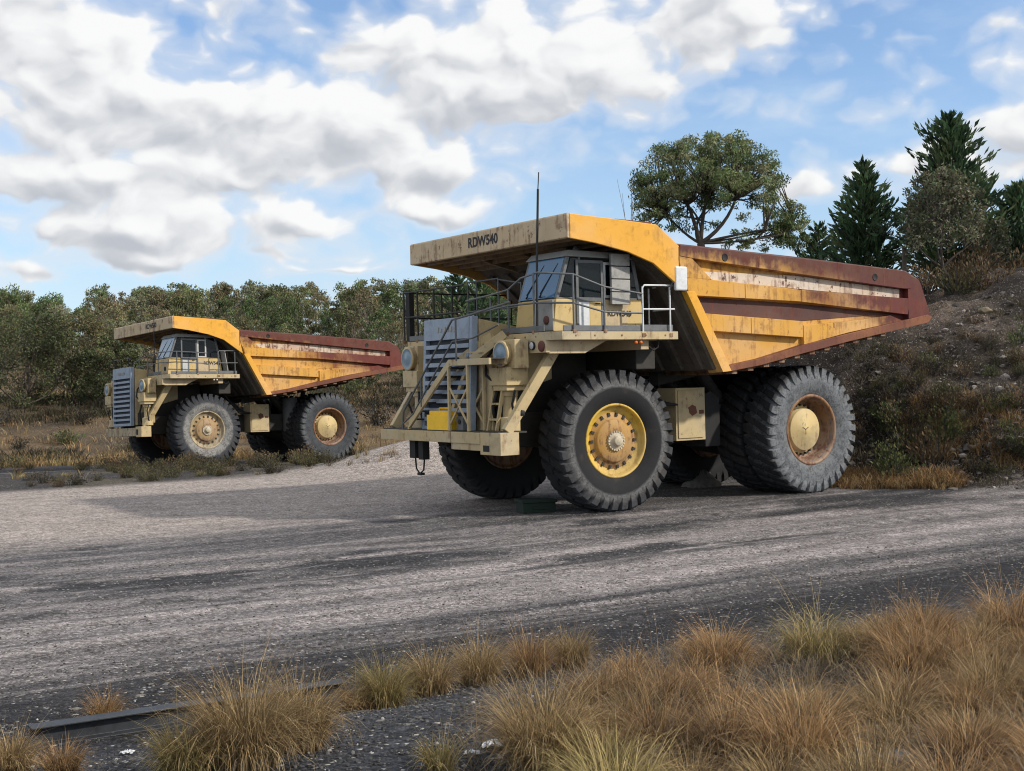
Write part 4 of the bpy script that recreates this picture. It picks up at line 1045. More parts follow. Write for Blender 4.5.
# -- the tall spreading gum behind the tray
p = at(722, 56); Hg = z_at(725, 134, 56) - p[2] + .2
root = empty('gum_tree', p)
GC = [(.13, .175, .07), (.18, .21, .09), (.10, .14, .055), (.22, .225, .12)]
r_ = np.random.default_rng(31)
def hero_gum():
    """crown modelled after the photo: a broad dome, heavier on the left, with a low arm reaching right"""
    r = np.random.default_rng(5); s = 56 / FPX; paths = []; Vs = []; Fs = []; Cs = []; off = 0
    def w(px, py, dy=0): return np.array([(px - 722) * s, dy, (z_at(722, py, 56) - p[2])])
    z0 = w(722, 250)[2]
    base = np.array([0, 0, -.3]); f0 = w(703, 243); f0[2] = max(f0[2], .8)
    paths.append((curve(base, f0, .03, r, 6), .24, .17))
    limbs = {'a': (w(690, 205, -.3), .11), 'b': (w(712, 195, .5), .11), 'c': (w(738, 200, -.2), .10), 'd': (w(765, 232, -.6), .075), 'e': (w(705, 215, 1.2), .09), 'f': (w(786, 236, -.4), .06), 'g': (w(797, 222, .3), .05), 'h': (w(670, 212, .4), .07)}
    for q, rr in limbs.values(): paths.append((curve(f0, q, .09, r, 7), rr, rr * .55))
    lp = [v[0] for v in limbs.values()]
    cl = []
    for k in range(370):
        a = r.uniform(0, 2 * PI); u = r.uniform(0, 1) ** .5
        px = 713 + 72 * u * math.cos(a); py = 183 - 46 * u * math.sin(a)
        if py > 222 - .0022 * (px - 700) ** 2 + 6: continue
        if py > 205 and r.random() < .6: continue
        if 690 < px < 760 and py > 192 and r.random() < .5: continue
        cl.append((px, py, r.normal() * 1.6 * math.sqrt(max(.05, 1 - u * u)) + 0, 1))
    for k in range(62): cl.append((788 + 22 * float(np.clip(r.normal() * .62, -1, .85)), 227 + 17 * float(np.clip(r.normal() * .72, -1.1, 1.1)), r.normal() * .7, .74))
    for k in range(22): cl.append((654 + 9 * r.normal(), 212 + 20 * r.normal(), r.normal() * .9, .8))
    for k in range(16): cl.append((742 + 14 * r.normal(), 242 + 5 * r.normal(), r.normal() * .6, .6))
    for px, py, dy, sz in cl:
        c0 = w(px, py, dy)
        f = min(lp, key=lambda q: np.linalg.norm((c0 - q) * (1, .5, .8)) + (1.5 if q[2] > c0[2] + .3 else 0))
        if r.random() < (.1 if py > 235 else .75 if px < 765 else .25): paths.append((curve(f, c0, .1, r, 6), .055, .012))
        cs = .40 * sz * r.uniform(.6, 1.3); n = int(120 * sz * r.uniform(.5, 1.3))
        q = r.normal(size=(n, 3)); q /= np.linalg.norm(q, axis=1, keepdims=True); q *= r.uniform(.1, 1, (n, 1)) ** .55
        P = c0 + q * cs * np.array([1.1, 1.1, .7]); v, fq = leaf_quads(P, .17, .3, r, .75)
        bc = np.array(GC[r.integers(4)]) * r.uniform(.65, 1.3)
        Vs.append(v); Fs.append(fq + off); Cs.append(np.repeat(bc * r.uniform(.7, 1.3, (n, 1)), 4, 0)); off += len(v)
    return tubes_np(paths, 7), np.concatenate(Vs), np.concatenate(Fs), np.concatenate(Cs)
tree_parts(root, *hero_gum(), M['bark_d'], M['leaf'])
tag(root, 'broad spreading gum tree with a domed crown behind the near truck\'s tray', 'tree')

# -- conifers on the bank
CC = [(.06, .115, .055), (.085, .145, .066), (.045, .085, .046), (.115, .155, .072)]
def put_conifer(px, pytop, y, Wm, seed, label, **k):
    q = at(px, y); H = z_at(px, pytop, y) - q[2]
    rt = empty('conifer', q); tree_parts(rt, *conifer(seed, H, Wm, CC, **k), M['bark_d'], M['needle']); tag(rt, label, 'tree', 'conifers on the bank'); return rt
put_conifer(955, 114, 47, 3.9, 1, 'tallest dark conifer near the right edge, standing behind a grey-green wattle', whorls=30, per=8, lsize=.34, nper=34)
put_conifer(868, 163, 49, 3.0, 2, 'dense dark conifer of middle height above the tail of the tray', whorls=22, per=8, lsize=.34, nper=32)
put_conifer(822, 225, 56, 2.7, 3, 'smallest pointed conifer between the gum tree and the darker conifer', whorls=16, per=6, lsize=.32, nper=24)
put_conifer(1024, 187, 48, 3.2, 4, 'dark conifer cut by the right edge of the picture', whorls=24, per=8, lsize=.34, nper=32)
put_conifer(459, 258, 92, 4.2, 5, 'dark pointed conifer seen just under the left end of the canopy', whorls=18, per=7, lsize=.5, nper=24)
put_conifer(484, 262, 88, 4.0, 6, 'dark conifer seen between the canopy bracket and the cab', whorls=18, per=7, lsize=.5, nper=24)
# -- grey-green wattle in front of the tall conifer
def wattle(label, px, pytop, y, Wm, seed, cols, base=.3, n=120):
    q = at(px, y); H = z_at(px, pytop, y) - q[2]; rt = empty('wattle_tree', q)
    tree_parts(rt, *gum(seed, H, Wm, n, 62, .13, cols, base=base, flat=.95, trunk_r=.075, limbs=4, lean=.02, clump=.13), M['bark_d'], M['leaf'])
    tag(rt, label, 'tree'); return rt
wattle('slender grey-green wattle tree with a thin trunk in front of the tallest conifer', 945, 172, 41, 2.5, 77, [(.12, .13, .075), (.16, .16, .1), (.095, .105, .06)], .38, 120)
wattle('small thin bushy sapling beside the conifer at the right edge', 988, 218, 45, 1.7, 78, [(.05, .06, .035), (.07, .075, .04)], .25, 46)
# -- bare twiggy sapling behind the canopy
q = at(633, 50); rt_b = MB(); r = np.random.default_rng(3); Ht = z_at(633, 178, 50) - q[2]
for k in range(13):
    a = r.uniform(0, 2 * PI); h0 = r.uniform(.3, .75) * Ht; tip = (math.cos(a) * r.uniform(.3, 1.6), math.sin(a) * .6, h0 + Ht * r.uniform(.15, .3))
    rt_b.tube(curve((0, 0, h0), tip, .08, r, 6), .02, 5, r1=.005)
rt_b.tube(curve((0, 0, -.3), (.1, 0, Ht), .03, r, 8), .06, 6, r1=.008)
tag(rt_b.build('bare_sapling', M['bark'], None, loc=q), 'bare leafless sapling rising behind the near truck\'s canopy', 'tree')

# -- forest on the far rise: individual gums, copied
FC = [[(.135, .15, .065), (.165, .17, .08), (.10, .115, .05)], [(.18, .165, .09), (.21, .185, .11), (.145, .135, .07)], [(.09, .13, .052), (.115, .155, .06)], [(.155, .165, .095), (.20, .205, .125)]]
protos = []
for k in range(7):
    cols = FC[k % 4]; rt = empty('gum_tree')
    tree_parts(rt, *gum(100 + k, 11, [6.5, 5.6, 7.4, 6, 5.2, 6.8, 7][k], [46, 40, 58, 44, 36, 50, 52][k], 76, .42, cols, base=[.22, .18, .08, .2, .28, .10, .03][k], flat=.62, trunk_r=.17, limbs=5, lean=.12, clump=.155), M['bark'], M['leaf_far'])
    protos.append(rt)
FL = ['olive green gum tree, one of many alike in the far forest', 'brownish green gum tree, one of many alike in the far forest', 'deep green gum tree, one of many alike in the far forest', 'pale grey-green gum tree, one of many alike in the far forest']
FG = ['olive gums of the far forest', 'brownish gums of the far forest', 'deep green gums of the far forest', 'pale gums of the far forest']
used = [False] * 7
def put_gum(k, loc, s, rz, label=None, group=None):
    o = protos[k] if not used[k] else copy_tree(protos[k]); used[k] = True
    o.location = loc; o.rotation_euler = (0, 0, rz); o.scale = (s * random.uniform(.72, .98), s * random.uniform(.72, .98), s)
    tag(o, label or FL[k % 4], 'tree', group or FG[k % 4])
    if label and not group and 'group' in o.keys(): del o['group']
    return o
cnt = 0
for row, (y, step, s0) in enumerate([(106, 3.8, .52), (114, 3.7, .6), (123, 3.7, .66), (133, 3.8, .70), (144, 3.9, .74), (157, 4.2, .76), (171, 4.6, .79), (187, 5.0, .83)]):
    x = -.46 * y - 4 + row * 1.3
    while x < .07 * y + 3:
        xx, yy = x + random.uniform(-2.2, 2.2), y + random.uniform(-3.5, 3.5)
        if not (row < 2 and random.random() < .12):
            put_gum(random.randrange(7), (xx, yy, hz(xx, yy) - .1), s0 * random.uniform(.8, 1.14), random.uniform(0, 6.28)); cnt += 1
        x += step * random.uniform(.75, 1.25)
# distinct nearer trees on the left slope
for k, px, pybase, y, top, lab in [(6, 22, 388, 84, 314, 'large dark rounded tree with foliage to the ground at the left edge'), (2, 72, 377, 88, 312, 'pale olive tree with a short dark trunk on the brown slope'), (4, 112, 380, 86, 332, 'dark bushy tree left of the distant truck\'s canopy')]:
    q = at(px, y); s = (z_at(px, top, y) - q[2]) / 11.0
    o = empty('gum_tree', q, k * 1.1); H_ = 11 * s
    tree_parts(o, *gum(150 + k, H_, H_ * (1.25 if k == 6 else .95), 78, 190, .19, [[(.085, .1, .046), (.11, .12, .055), (.065, .08, .036)], [(.13, .125, .06), (.16, .145, .075)]][k == 2], base=(.06 if k != 2 else .2), flat=.75, trunk_r=.13, limbs=5, lean=.08, clump=.14), M['bark_d'], M['leaf'])
    tag(o, lab, 'tree')

# -- heath bushes
HC1 = [(.06, .052, .035), (.085, .07, .045), (.045, .042, .03)]; HC2 = [(.09, .085, .04), (.12, .105, .05), (.07, .07, .035)]; HC3 = [(.13, .085, .045), (.16, .11, .06), (.09, .065, .04)]; HC4 = [(.085, .115, .045), (.12, .145, .055), (.15, .15, .06)]
BM = {'dark': [bush_mesh('heath_bush', 200 + i, 1.3, .75, 620, .085, HC1) for i in range(3)],
      'olive': [bush_mesh('heath_bush', 210 + i, 1.1, .7, 560, .085, HC2, spike=.9) for i in range(3)],
      'brown': [bush_mesh('heath_bush', 220 + i, 1.2, .8, 520, .095, HC3, spike=1.0) for i in range(3)],
      'green': [bush_mesh('heath_bush', 230 + i, 1.0, .8, 620, .085, HC4, spike=.9) for i in range(2)]}
def put_bush(kind, loc, s, label, group, sz=1.0):
    me = random.choice(BM[kind]); o = mobj('heath_bush', me, None, loc, random.uniform(0, 6.28), (s * random.uniform(.85, 1.2), s * random.uniform(.85, 1.2), s * sz))
    return tag(o, label, 'bush', group)
LB = {'dark': 'dark', 'olive': 'olive green', 'brown': 'dry brown', 'green': 'fresh green'}
random.seed(11)
# on the bank
n = 0
for _ in range(900):
    px, py = random.uniform(845, 1040), random.uniform(305, 486)
    q = hit(px, py)
    if q is None or q[1] > 44 or q[0] < 6.5: continue
    d = fbm(np.array([q[0] * .3]), np.array([q[1] * .3]), 77)[0]
    if d < .38: continue
    low = py > 425
    kind = random.choice(['dark', 'green', 'olive', 'brown'] if not low else ['olive', 'green', 'green', 'dark', 'brown'])
    put_bush(kind, (q[0], q[1], q[2] - .05), random.uniform(.3, .8) * (1.45 if low else 1), LB[kind] + ' low bush on the dark earth bank to the right', LB[kind] + ' bushes on the earth bank'); n += 1
    if n > 92: break
# along the crest of the bank
for _ in range(30):
    px = random.uniform(835, 1035); y = random.uniform(40, 46); q = at(px, y)
    kind = random.choice(['brown', 'brown', 'olive', 'dark'])
    put_bush(kind, q, random.uniform(.7, 1.5), LB[kind] + ' bush along the crest of the bank below the conifers', LB[kind] + ' bushes on the crest', 1.15)
# around the far truck
nb_ = 0
for _ in range(600):
    if nb_ < 58: px, py = random.uniform(100, 400), random.gauss(468, 5)
    else: px, py = random.uniform(-10, 420), random.uniform(450, 488)
    py -= max(0, (px - 250)) * .11
    q = hit(px, py)
    if q is None or q[1] > 62 or q[1] < 33.5 + (q[0] + 14) * .6: continue
    loc = truck_matrix(**TB).inverted() @ Vector(q)
    if -7.5 < loc.x < 2.9 and abs(loc.y) < 2.75: continue
    kind = random.choice(['dark', 'dark', 'olive', 'olive', 'brown'])
    put_bush(kind, (q[0], q[1], q[2] - .04), random.uniform(.45, .95) * (.75 if q[1] < 40 else 1), LB[kind] + ' low scrub bush growing round the distant truck', LB[kind] + ' scrub round the distant truck')
    nb_ += 1
    if nb_ > 92: break
o = put_bush('brown', hit(172, 473), .55, 'small yellow-brown bush in front of the distant truck\'s front wheel', None)
# slope below the forest
for i_ in range(84):
    y = random.uniform(66, 98) if i_ < 44 else random.uniform(94, 106); x = random.uniform(-.44 * y, .02 * y); kind = random.choice(['dark', 'dark', 'olive', 'brown', 'green'] if i_ < 44 else ['green', 'olive', 'olive', 'dark'])
    if y < 76 and random.random() < .3: kind = 'dark'
    put_bush(kind, (x, y, hz(x, y) - .05), random.uniform(1.0, 2.3) if i_ < 44 else random.uniform(1.8, 3.2), LB[kind] + ' scrub bush on the slope below the forest', LB[kind] + ' scrub on the slope')

# -- dry grass: far and middle ground as stuff
def grass_field(name, pts, n, base_r, L, spread, cols, w, label, droop=.7, seed=1):
    r = np.random.default_rng(seed); Vs, Fs, Cs = [], [], []; off = 0
    for (x, y, s) in pts:
        v, f, c = blades(r, int(n * r.uniform(.7, 1.2)), base_r * s, L * s * r.uniform(.75, 1.2), spread, cols[r.integers(len(cols))], w, droop)
        v = v + np.array([x, y, 0]); bx = v.reshape(-1, 10, 3); zz = ground_z(bx[:, 0, 0], bx[:, 0, 1]); bx[:, :, 2] += zz[:, None]
        Vs.append(v); Fs.append(f + off); Cs.append(c * r.uniform(.75, 1.2)); off += len(v)
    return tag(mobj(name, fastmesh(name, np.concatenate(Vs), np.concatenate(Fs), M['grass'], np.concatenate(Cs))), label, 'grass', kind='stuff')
r = np.random.default_rng(50)
pts = []
for _ in range(150):      # pale strip at the toe of the bank
    px, py = r.uniform(806, 960), r.uniform(478, 489); q = hit(px, py)
    if q: pts.append((q[0], q[1], r.uniform(.7, 1.1)))
for _ in range(60):
    px, py = r.uniform(900, 1024), r.uniform(400, 470); q = hit(px, py)
    if q and q[1] < 40: pts.append((q[0], q[1], r.uniform(.5, 1.0)))
grass_field('dry_grass', pts, 70, .22, .42, .9, [STRAWO, STRAWO, STRAW], .014, 'strip of orange dry grass at the foot of the bank behind the near truck', seed=2)
pts = []
for _ in range(250):
    px, py = r.uniform(842, 1040), r.uniform(300, 486); q = hit(px, py)
    if q and q[1] < 46 and fbm(np.array([q[0] * .5]), np.array([q[1] * .5]), 78)[0] > .44: pts.append((q[0], q[1], r.uniform(.5, 1.2)))
grass_field('dead_ground_cover', pts, 46, .3, .34, 1.2, [[(.10, .085, .065), (.14, .115, .08), (.07, .06, .05)], [(.13, .11, .06), (.09, .085, .05)], GREY], .012, 'dead twiggy ground cover over the dark earth bank', seed=6)
pts = [(x, y, r.uniform(.8, 1.5)) for x, y in zip(r.uniform(-27, -8, 250), r.uniform(60, 68, 250))]
grass_field('dry_grass', pts, 34, .5, .5, .8, [STRAW, STRAWG, STRAWO], .03, 'band of tan dry grass behind the distant truck on the left', seed=3)
pts = [(x, y, r.uniform(.8, 1.6)) for x, y in zip(r.uniform(-40, 3, 300), r.uniform(66, 98, 300))]
grass_field('dry_grass', pts, 30, .6, .5, .9, [STRAWO, GREY, STRAW], .035, 'brown dry grass over the slope below the forest', seed=4)
pts = []
for _ in range(110):
    px, py = r.uniform(0, 430), r.uniform(452, 484) ; q = hit(px, py)
    if q and q[1] > 37.5: pts.append((q[0], q[1], r.uniform(.4, .9)))
grass_field('dry_grass', pts, 26, .16, .4, .8, [STRAW, STRAWG, GREY], .014, 'thin dry grass growing through the scrub round the distant truck', seed=5)

r = np.random.default_rng(66); pts = []
for _ in range(1500):
    y = r.uniform(63, 92); x = r.uniform(-.46 * y, .02 * y)
    if fbm(np.array([x * .07]), np.array([y * .16]), 79)[0] > .5: pts.append((x, y, r.uniform(.7, 1.5)))
grass_field('low_scrub', pts, 34, .55, .62, 1.1, [[(.055, .05, .038), (.075, .065, .045), (.05, .055, .032)], [(.08, .085, .04), (.06, .065, .035)], [(.11, .09, .055), (.08, .065, .045)]], .05, 'dark low scrub patches over the slope behind the distant truck', .5, seed=9)
# -- foreground tussocks: each separate clump is a thing
def tussock(px, py, s, seed, cols, label, n=900, droop=.85, spread=.75, name='grass_tussock'):
    q = hit(px, py); r = np.random.default_rng(seed)
    v, f, c = blades(r, int(n * 1.3), .17 * s, .58 * s, spread, cols, .0044, droop * 1.2)
    v2, f2, c2 = blades(r, n // 3, .13 * s, .30 * s, 1.3, GREY, .006, 1.0)
    v3, f3, c3_ = blades(r, n // 12, .12 * s, .78 * s, .5, cols, .004, .4)
    v = np.concatenate([v, v2, v3]); f = np.concatenate([f, f2 + len(c), f3 + len(c) + len(c2)]); c = np.concatenate([c, c2, c3_])
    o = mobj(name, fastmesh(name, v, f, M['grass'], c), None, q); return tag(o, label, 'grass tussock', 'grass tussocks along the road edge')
T = [(245, 768, 1.0, STRAW, 'large arching tan grass tussock just right of the steel beam', 1500), (300, 745, .8, STRAW, 'tan grass tussock leaning right beside the dark gravel', 900), (185, 775, .6, STRAWG, 'low tan tussock in front of the steel beam', 700),
     (385, 708, .8, STRAWG, 'greenish tan tussock at the upper edge of the dark gravel', 900), (430, 694, .8, STRAW, 'straw tussock right of the greenish one on the road edge', 800), (355, 712, .5, STRAWO, 'small orange tussock at the far end of the steel beam', 500),
     (480, 684, .85, STRAW, 'pale tussock midway along the row on the road edge', 800), (530, 676, .8, STRAWO, 'orange-tinged tussock at the right end of the row', 800), (572, 668, .75, STRAW, 'tan tussock meeting the big grass mass on the right', 700),
     (105, 722, .55, STRAWO, 'orange tuft growing behind the steel beam', 380), (12, 775, .6, STRAW, 'straw tussock in the bottom left corner', 800), (62, 778, .45, STRAWO, 'drooping orange tuft under the left end of the beam', 450),
     (440, 771, .42, STRAWG, 'small thin greenish tuft on the dark gravel', 200), (545, 771, .95, STRAW, 'big tan tussock to the right of the white rubbish', 1300)]
for k, (px, py, s, cols, lab, n) in enumerate(T): tussock(px, py, s, 300 + k, cols, lab, n)
# the tangled mass on the right
r = np.random.default_rng(60); pts = []
for _ in range(2400):
    px, py = r.uniform(590, 1090), r.uniform(600, 830)
    top = np.interp(px, [590, 640, 720, 800, 900, 1024], [684, 676, 664, 648, 632, 620])
    if py < top: continue
    q = hit(px, py, 3.0)
    if q is None: continue
    if fbm(np.array([q[0] * 1.1]), np.array([q[1] * 1.1]), 91)[0] < .44: continue
    if all((q[0] - a) ** 2 + (q[1] - b) ** 2 > .11 for a, b, _ in pts): pts.append((q[0], q[1], r.uniform(.62, 1.3)))
def mass(pts):
    r = np.random.default_rng(61); Vs, Fs, Cs = [], [], []; off = 0
    for x, y, s in pts:
        cols = [STRAW, STRAW, STRAWG, STRAWO, STRAWO, STRAWO][r.integers(6)]; tilt_ = r.uniform(.75, 1.5)
        for n, br, L, sp, cl, w, dr in ((760, .15, .43, 1.0, cols, .0046, 1.3), (260, .16, .34, 1.5, GREY, .004, 1.1), (40, .1, .55, .55, cols, .003, .5)):
            v, f, c = blades(r, int(n * r.uniform(.7, 1.3)), br * s, L * s * r.uniform(.75, 1.2), sp * tilt_, cl, w, dr)
            v = v + np.array([x, y, 0]); bx = v.reshape(-1, 10, 3); bx[:, :, 2] += hz(x, y)
            Vs.append(v); Fs.append(f + off); Cs.append(c * r.uniform(.72, 1.25)); off += len(v)
    return np.concatenate(Vs), np.concatenate(Fs), np.concatenate(Cs)
mv, mf_, mc_ = mass(pts)
tag(mobj('tussock_grass', fastmesh('tussock_grass', mv, mf_, M['grass'], mc_)), 'tangled mass of tan tussock grass covering the bank at the lower right', 'grass', kind='stuff')

r = np.random.default_rng(64); lit_ = []
for _ in range(900):
    px, py = r.uniform(470, 1060), r.uniform(640, 800); q = hit(px, py, 3.0)
    if q and road_v(q[0], q[1]) < 9.0 and (px > 600 or r.random() < .25): lit_.append((q[0], q[1], r.uniform(.6, 1.3)))
grass_field('grass_litter', lit_, 34, .22, .26, 2.6, [GREY, [(.24, .18, .11), (.16, .125, .085)], [(.33, .27, .18), (.2, .17, .12)]], .005, 'flattened dead grass litter between the tussocks on the bank', .3, seed=8)
# -- loose stones lying on the road edge and the dark gravel
def stone_base(r):
    b = [(0,0,1),(.9,0,.45),(.28,.85,.45),(-.72,.53,.45),(-.72,-.53,.45),(.28,-.85,.45),(.72,.53,-.45),(-.28,.85,-.45),(-.9,0,-.45),(-.28,-.85,-.45),(.72,-.53,-.45),(0,0,-1)]
    f = [(0,1,2),(0,2,3),(0,3,4),(0,4,5),(0,5,1),(1,6,2),(2,7,3),(3,8,4),(4,9,5),(5,10,1),(2,6,7),(3,7,8),(4,8,9),(5,9,10),(1,10,6),(6,11,7),(7,11,8),(8,11,9),(9,11,10),(10,11,6)]
    return np.array(b), np.array(f)
sb, sf = stone_base(r)
def stones(name, P, sizes, cols, label, r):
    n = len(P); V_ = np.repeat(sb[None], n, 0) * r.uniform(.65, 1.25, (n, 12, 1)); V_ = V_ * sizes[:, None, None] * np.array([1, 1, .7]) * r.uniform(.7, 1.3, (n, 1, 3))
    a = r.uniform(0, 6.28, n); cx, sx = np.cos(a)[:, None], np.sin(a)[:, None]
    x, y = V_[:, :, 0] * cx - V_[:, :, 1] * sx, V_[:, :, 0] * sx + V_[:, :, 1] * cx; V_ = np.stack([x, y, V_[:, :, 2]], -1) + P[:, None]
    F_ = (np.arange(n)[:, None, None] * 12 + sf[None]).reshape(-1, 3)
    c = np.repeat(cols[:, None], 12, 1).reshape(-1, 3)
    return tag(mobj(name, fastmesh(name, V_.reshape(-1, 3), F_, M['stone'], c)), label, 'gravel', kind='stuff')
m, p_ = mat('loose_stone'); cc = attr(); setin(p_, 'Base Color', scale_col(cc, noise(geopos(), 40, 4) * 1.0 + .5)); setin(p_, 'Roughness', .9); M['stone'] = m
r = np.random.default_rng(70)
n = 34000
yy = 5.5 + 14 * r.uniform(0, 1, n) ** 1.5; xx = r.uniform(-.46, .46, n) * yy
vv = road_v(xx, yy); keep = (vv < 12.5) | (r.uniform(0, 1, n) < .35); xx, yy, vv = xx[keep], yy[keep], vv[keep]; n = len(xx)
P = np.stack([xx, yy, ground_z(xx, yy)], 1); sz = .005 + .011 * r.uniform(0, 1, n) ** 3
g = np.where(r.uniform(0, 1, n) < .05, r.uniform(.25, .42, n), r.uniform(.022, .11, n)); P[:, 2] += sz * .25
stones('gravel', P, sz, g[:, None] * np.array([1, .97, .94]), 'loose gravel scattered over the road and its edge', r)
# stones on the earth bank
pp = []
while len(pp) < 1100:
    px, py = r.uniform(850, 1030), r.uniform(290, 490); q = hit(px, py)
    if q and 26 < q[1] < 44: pp.append(q)
P = np.array(pp); sz = .02 + .10 * r.uniform(0, 1, len(P)) ** 4; g = np.where(r.uniform(0, 1, len(P)) < .2, r.uniform(.2, .34, len(P)), r.uniform(.04, .14, len(P)))
stones('gravel', P, sz, g[:, None] * np.array([1, .9, .82]), 'stones and clods lying on the dark earth bank', r)

M['heapm'] = plain('pale_heap', (.2, .185, .17), .95, .6, scale=9, bumps=.6)
# -- single finds on the ground
def rock(name, q, s, m, seed, squash=(1, 1, .6)):
    import bmesh
    bm = bmesh.new(); bmesh.ops.create_icosphere(bm, subdivisions=3, radius=1); r = np.random.default_rng(seed)
    dirs = r.normal(size=(14, 3)); dirs /= np.linalg.norm(dirs, axis=1, keepdims=True); lim = r.uniform(.62, .95, 14)
    for v in bm.verts:
        c = np.array(v.co)
        for d, l in zip(dirs, lim):
            k = c @ d
            if k > l: c = c - d * (k - l)
        v.co = Vector(c * np.array(squash) * s)
    me = bpy.data.meshes.new(name); bm.to_mesh(me); bm.free(); me.materials.append(m)
    return mobj(name, me, None, (q[0], q[1], q[2] + s * squash[2] * .35), r.uniform(0, 6))
M['slate'] = plain('blue_grey_rock', (.10, .115, .135), .7, .5, scale=9, bumps=.4)
M['plastic'] = plain('dirty_white_plastic', (.6, .62, .64), .5, .25, scale=20)
M['palestone'] = plain('pale_yellow_stone', (.24, .2, .14), .85, .4, scale=6)
tag(rock('rock', hit(902, 772, 3), .13, M['slate'], 1), 'blue-grey angular rock at the bottom edge among the grass', 'rock')
tag(rock('rock', hit(958, 768, 3), .16, M['slate'], 2), 'dark blue-grey rock under the dead tuft near the lower right corner', 'rock')
tag(rock('rock', hit(1003, 771, 3), .10, M['slate'], 3), 'smaller dark rock in the lower right corner', 'rock')
tag(rock('rock', hit(985, 312), .2, M['palestone'], 4), 'pale yellowish stone high on the earth bank', 'rock')
def crumple(px, py, s, seed, label):
    q = hit(px, py, 3); r = np.random.default_rng(seed); k = 9
    gx_, gy_ = np.meshgrid(np.linspace(-1, 1, k), np.linspace(-.7, .7, k)); zz = r.uniform(0, .55, (k, k)) * (1 - .5 * (gx_ ** 2 + gy_ ** 2))
    V_ = np.stack([gx_ + r.normal(size=(k, k)) * .09, gy_ + r.normal(size=(k, k)) * .09, zz], -1).reshape(-1, 3) * s; ii = np.arange(k * k).reshape(k, k)
    F_ = np.stack([ii[:-1, :-1], ii[:-1, 1:], ii[1:, 1:], ii[1:, :-1]], -1).reshape(-1, 4)
    return tag(mobj('plastic_scrap', fastmesh('plastic_scrap', V_, F_, M['plastic']), None, (q[0], q[1], q[2] + .015)), label, 'litter')
crumple(497, 749, .075, 1, 'largest crumpled white plastic scrap on the dark gravel at the bottom')
crumple(472, 756, .04, 2, 'small white plastic scrap left of the largest one')
crumple(634, 728, .045, 3, 'white scrap lying in the grass right of the big tussock')
crumple(127, 755, .045, 4, 'white scrap on the ground below the steel beam')
# steel beam half buried at the road edge
a, b_ = hit(30, 746, 3), hit(345, 697, 3)
bm_ = MB(); L = math.hypot(b_[0] - a[0], b_[1] - a[1]); Hb = .15
prof = [(-.075, 0), (.075, 0), (.075, .014), (.008, .02), (.008, Hb - .02), (.075, Hb - .014), (.075, Hb), (-.075, Hb), (-.075, Hb - .014), (-.008, Hb - .02), (-.008, .02), (-.075, .014)]
bm_.prism(prof, 0, 0, L)
M['beam'] = plain('dull_blue_steel', (.045, .05, .06), .5, .5, metallic=.3, scale=7)
o = bm_.build('steel_beam', M['beam'], None, bevel=.004, loc=(a[0], a[1], a[2] - .01)); o.rotation_euler = (0, -math.atan2(b_[2] - a[2], L), math.atan2(b_[1] - a[1], b_[0] - a[0]))
tag(o, 'long dark steel beam lying along the road edge at the lower left', 'steel beam')
q = hit(702, 486); r = np.random.default_rng(9); k = 40; rr_ = np.linspace(0, 1, 9); aa = np.linspace(0, 2 * PI, k, endpoint=False)
V_ = np.array([(rr * .5 * math.cos(t) * r.uniform(.9, 1.1), rr * .5 * math.sin(t) * r.uniform(.9, 1.1), .5 * (1 - rr) ** .9 + r.normal() * .018 - .03) for rr in rr_ for t in aa])
F_ = np.array([(i * k + j, i * k + (j + 1) % k, (i + 1) * k + (j + 1) % k, (i + 1) * k + j) for i in range(8) for j in range(k)])
tag(mobj('gravel_heap', fastmesh('gravel_heap', V_, F_, M['heapm'], smooth=True), None, q), 'pale conical gravel heap under the near truck between its wheels', 'gravel heap')
# dead stick on the bank, post on the crest
q = hit(1012, 441); b = MB(); b.tube([(-.35, 0, .05), (-.05, .05, .1), (.4, 0, .06)], .05, 7, r1=.03); tag(b.build('dead_log', M['bark'], None, loc=q), 'short pale piece of dead wood on the bank at the right edge', 'log')
q = at(907, 42); b = MB(); b.box((-.06, -.06, -.2), (.06, .06, z_at(907, 247, 42) - q[2])).box((-.07, -.07, z_at(907, 247, 42) - q[2] - .05), (.07, .07, z_at(907, 247, 42) - q[2])); tag(b.build('fence_post', M['bark_d'], None, bevel=.01, loc=q), 'grey wooden post on the crest between the two conifers', 'post')

# ------------------------------------------------------------------ light and sky
SUN = Vector((1, -.30, 0)).normalized(); EL = R(33); sun_dir = Vector((SUN.x * math.cos(EL), SUN.y * math.cos(EL), math.sin(EL)))
sl = bpy.data.lights.new('sun', 'SUN'); sl.energy = 4.0; sl.angle = R(2.2); sl.color = (1, .92, .80)
so = bpy.data.objects.new('sun', sl); C.objects.link(so); so.rotation_euler = sun_dir.to_track_quat('Z', 'Y').to_euler(); so.location = (0, 0, 30)
w = bpy.data.worlds.new('World'); bpy.context.scene.world = w; w.use_nodes = True; E.nt = w.node_tree
bgn = w.node_tree.nodes['Background']
sky = w.node_tree.nodes.new('ShaderNodeTexSky'); sky.sky_type = 'NISHITA'; sky.sun_disc = False; sky.sun_elevation = EL; sky.sun_rotation = math.atan2(SUN.x, SUN.y)
sky.air_density = 1.1; sky.dust_density = .6; sky.ozone_density = 1.6
STR = .105
d = E(w.node_tree.nodes.new('ShaderNodeTexCoord').outputs['Generated']); dx, dy, dz = sep(d)
az = E.m('ARCTAN2', dx, dy) * FPX; el = E.m('ARCSINE', dz) * FPX      # azimuth and elevation in fine angular steps
